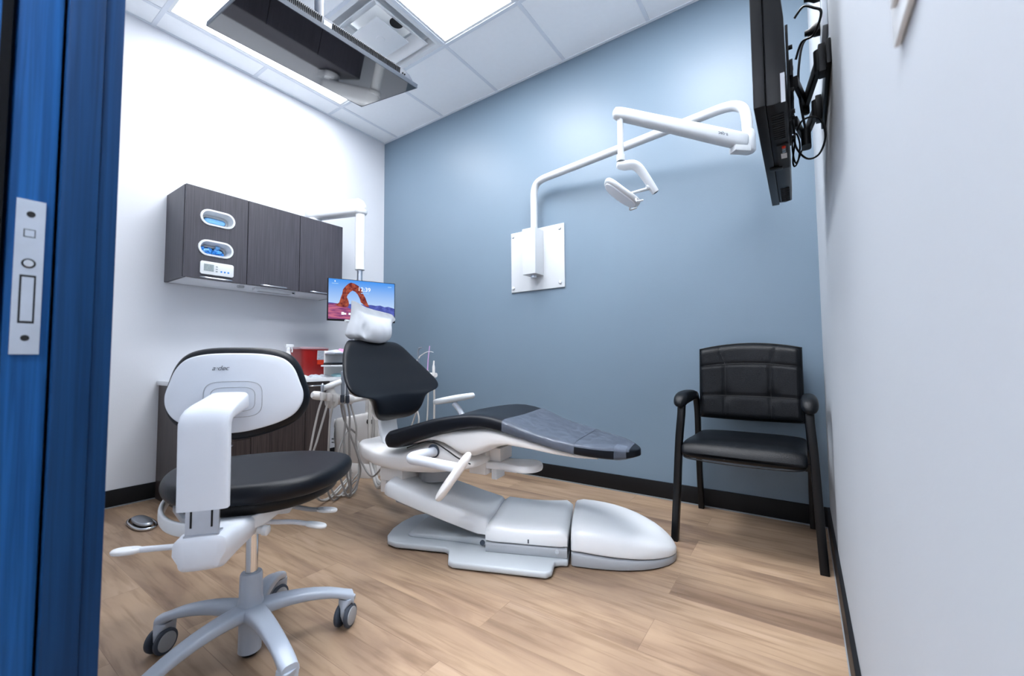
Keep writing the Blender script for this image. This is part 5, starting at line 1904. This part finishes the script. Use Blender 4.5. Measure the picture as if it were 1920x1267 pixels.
# ================================================================== WALL TELEVISION ON THE RIGHT
wt = thing('television', 'black television on a swing mount at the right wall, seen edge on from below', 'television', (3.35, -1.18, 1.43))
X0, X1, Y0, Y1, Z0, Z1 = 3.313, 3.378, -1.565, -0.805, 1.430, 1.880
mb = MB()
mb.bb(X0, X0 + 0.024, Y0, Y1, Z0, Z1)
obj('frame', mb, 'blackp', wt, bevel=0.003)
mb = MB()
mb.bb(X0 - 0.0008, X0 + 0.002, Y0 + 0.014, Y1 - 0.014, Z0 + 0.018, Z1 - 0.014)
obj('screen', mb, 'glassb', wt)
mb = MB()
sec = lambda y, k: [(X0 + 0.024, y, Z0 + 0.004), (X0 + 0.024 + 0.018 * k, y, Z0 + 0.002), (X1 - 0.002, y, Z0 + 0.006), (X1, y, Z0 + 0.06), (X1, y, Z0 + 0.20), (X1 - 0.014, y, Z1 - 0.08), (X0 + 0.03, y, Z1 - 0.02), (X0 + 0.024, y, Z1 - 0.02)]
mb.rings([sec(Y0 + 0.012, 1), sec(Y1 - 0.012, 1)])
obj('housing', mb, 'blackp', wt, bevel=0.004)
mb = MB()
for ya in (-1.50, -0.97):
    mb = MB()
    for k in range(12):
        mb.box((X0 + 0.045, ya + 0.012 * k, Z0 + 0.0025), (0.026, 0.004, 0.003))
    obj('vent_grille', mb, 'stitch', wt)
mb = MB()
mb.bb(X0 + 0.012, X0 + 0.045, -1.185, -1.165, Z0 - 0.005, Z0 + 0.004)
obj('bottom_clip', mb, 'blackp', wt, bevel=0.0015)
mb = MB()
mb.use('stitch').bb(X0 + 0.036, X1 - 0.002, -1.33, -1.16, Z0 - 0.0005, Z0 + 0.004)
for k in range(3):
    mb.use(('orange', 'steel', 'steel')[k]).lathe([(0.0045, 0), (0.0045, 0.004)], (X0 + 0.052, -1.32 + 0.014 * k, Z0 - 0.0005), (0, 0, -1), 12)
mb.use('paper').bb(X0 + 0.044, X0 + 0.058, -1.275, -1.240, Z0 - 0.0012, Z0)
obj('port_panel', mb, None, wt)
mb = MB()
mb.bb(3.367, 3.3755, Y0 + 0.0105, Y0 + 0.0118, 1.402 + 0.03, 1.500)
obj('rating_label', mb, 'paper', wt, label='small white label')

wm = thing('tv_wall_mount', 'black folding television mount on the right wall', 'mount', (3.46, -1.25, 1.6))
mb = MB()
mb.bb(3.464, 3.4745, -1.36, -0.98, 1.600, 1.665)
mb.bb(3.448, 3.464, -1.34, -1.30, 1.595, 1.670)
mb.bb(3.448, 3.464, -1.08, -1.04, 1.595, 1.670)
obj('wall_bracket', mb, 'blackp', wm, bevel=0.003)
for k, (a, b, c_) in enumerate((((3.450, -1.32, 1.632), (3.422, -1.12, 1.632), (3.398, -1.26, 1.632)), ((3.450, -1.06, 1.632), (3.420, -0.88, 1.632), (3.396, -1.02, 1.632)))):
    mb = MB()
    mb.rings(rect_path([a, b], 0.020, 0.007, (0, 0, 1)))
    mb.cyl((a[0], a[1], 1.605), (a[0], a[1], 1.662), 0.012, 14)
    mb.cyl((b[0], b[1], 1.600), (b[0], b[1], 1.664), 0.010, 14)
    obj('arm', mb, 'blackp', wm, bevel=0.0)
    mb = MB()
    mb.rings(rect_path([b, c_], 0.018, 0.006, (0, 0, 1)))
    mb.cyl((b[0], b[1], 1.598), (b[0], b[1], 1.600), 0.006, 12)
    obj('arm', mb, 'blackp', wm)
mb = MB()
mb.bb(3.385, 3.393, -1.34, -0.98, 1.610, 1.655)
for y in (-1.32, -1.16):
    mb.bb(3.3785, 3.385, y - 0.012, y + 0.012, 1.50, 1.76)
    for z in (1.52, 1.58, 1.64, 1.70):
        mb.cyl((3.385, y, z), (3.394, y, z), 0.006, 10)
obj('tv_bracket', mb, 'blackp', wm, bevel=0.001)


def cable(pts, r, label, name='power_cable', group='black cables behind the wall television'):
    mb = MB()
    mb.tube(pts, r, 8, 7)
    return tag(obj(name, mb, 'blackp', ang=80), label, 'cable', group)


cable([(3.3785, -1.15, 1.606), (3.390, -1.15, 1.551), (3.393, -1.15, 1.493), (3.418, -1.15, 1.449), (3.447, -1.15, 1.452), (3.464, -1.15, 1.492), (3.463, -1.15, 1.531), (3.453, -1.15, 1.560), (3.432, -1.15, 1.572), (3.410, -1.15, 1.566), (3.398, -1.15, 1.541)], 0.0028,
      'black cable making a wide loop below the television mount')
cable([(3.455, -1.20, 1.798), (3.442, -1.2, 1.79), (3.424, -1.2, 1.778), (3.415, -1.2, 1.754), (3.408, -1.2, 1.707), (3.406, -1.2, 1.669), (3.408, -1.2, 1.60), (3.415, -1.2, 1.536), (3.418, -1.2, 1.508)], 0.0032,
      'black power cable running from the wall socket down to the adapter')
cable([(3.391, -1.0, 1.566), (3.384, -1.0, 1.513), (3.388, -1.0, 1.490), (3.399, -1.0, 1.509), (3.405, -1.0, 1.561), (3.395, -1.0, 1.601), (3.384, -1.0, 1.559), (3.392, -1.0, 1.50), (3.410, -1.05, 1.52), (3.418, -1.15, 1.50)], 0.0026,
      'thin black cable in small tangled loops under the television')
cable([(3.40, -1.38, 1.735), (3.42, -1.39, 1.75), (3.44, -1.40, 1.73), (3.455, -1.40, 1.71), (3.44, -1.37, 1.68), (3.415, -1.34, 1.69), (3.40, -1.32, 1.66)], 0.003, 'black cable curled above the mount near the top of the picture')
ad = MB()
ad.rings([[(3.418 + p[0] * 0.012, -1.2 + p[1] * 0.022, z) for p in se(1, 1, 4, 16)] for z in (1.462, 1.466, 1.505, 1.509)])
tag(obj('power_adapter', ad, 'blackp', ang=50), 'black power adapter hanging on its cable below the mount', 'adapter')
so = thing('wall_socket', 'white socket box with black plugs behind the wall television', 'socket', (3.474, -1.22, 1.78))
mb = MB()
mb.bb(3.462, 3.4742, -1.30, -1.16, 1.74, 1.90)
obj('plate', mb, 'pale', so, bevel=0.002)
for k, z in enumerate((1.80, 1.86)):
    mb = MB()
    mb.rings([[(x, -1.20 - 0.06 * k + p[0] * r, z + p[1] * r) for p in se(1, 1, 4, 14)] for x, r in ((3.462, 0.016), (3.448, 0.015), (3.436, 0.008), (3.425, 0.006))])
    obj('plug', mb, 'blackp', so, ang=50)

# light switch close to the door
ls = thing('light_switch', 'white light switch plate high on the right wall at the top edge of the picture', 'switch', (W, -2.165, 1.21))
mb = MB()
mb.bb(W - 0.006, W - 0.0003, -2.205, -2.127, 1.152, 1.270)
obj('plate', mb, 'white', ls, bevel=0.0025)
mb = MB()
mb.bb(W - 0.010, W - 0.006, -2.183, -2.149, 1.178, 1.244)
obj('rocker', mb, 'white', ls, bevel=0.0015)

# chrome foot control on the floor
fcn = thing('foot_control', 'chrome foot pedal lying on the floor by the white wall behind the stool', 'foot pedal', (0.42, -1.90, 0))
cxf, cyf = 0.50, -1.925
pf = lambda pts, z: [(a, b, z) for a, b in pts]
mb = MB()
ring_ = [(cxf + p[0], cyf + p[1], 0.0085) for p in se(0.125, 0.045, 2.6, 40)]
ring_.append(ring_[0])
mb.tube(ring_, 0.008, 8, 0)
obj('guard_ring', mb, 'chrome', fcn, ang=80)
mb = MB()
mb.pillow(se(0.105, 0.034, 2.6, 36), 0.016, 0.006, lambda x, y, d: (cxf + x, cyf + y, 0.020 + d + 0.06 * (x + 0.1) * 0.3), dome=0.003)
obj('pedal', mb, 'steel', fcn, ang=60)
mb = MB()
mb.rings([[(cxf + p[0] * 0.08, cyf + p[1] * 0.028, z) for p in se(1, 1, 3, 24)] for z in (0.0, 0.012)])
obj('base', mb, 'blackp', fcn)
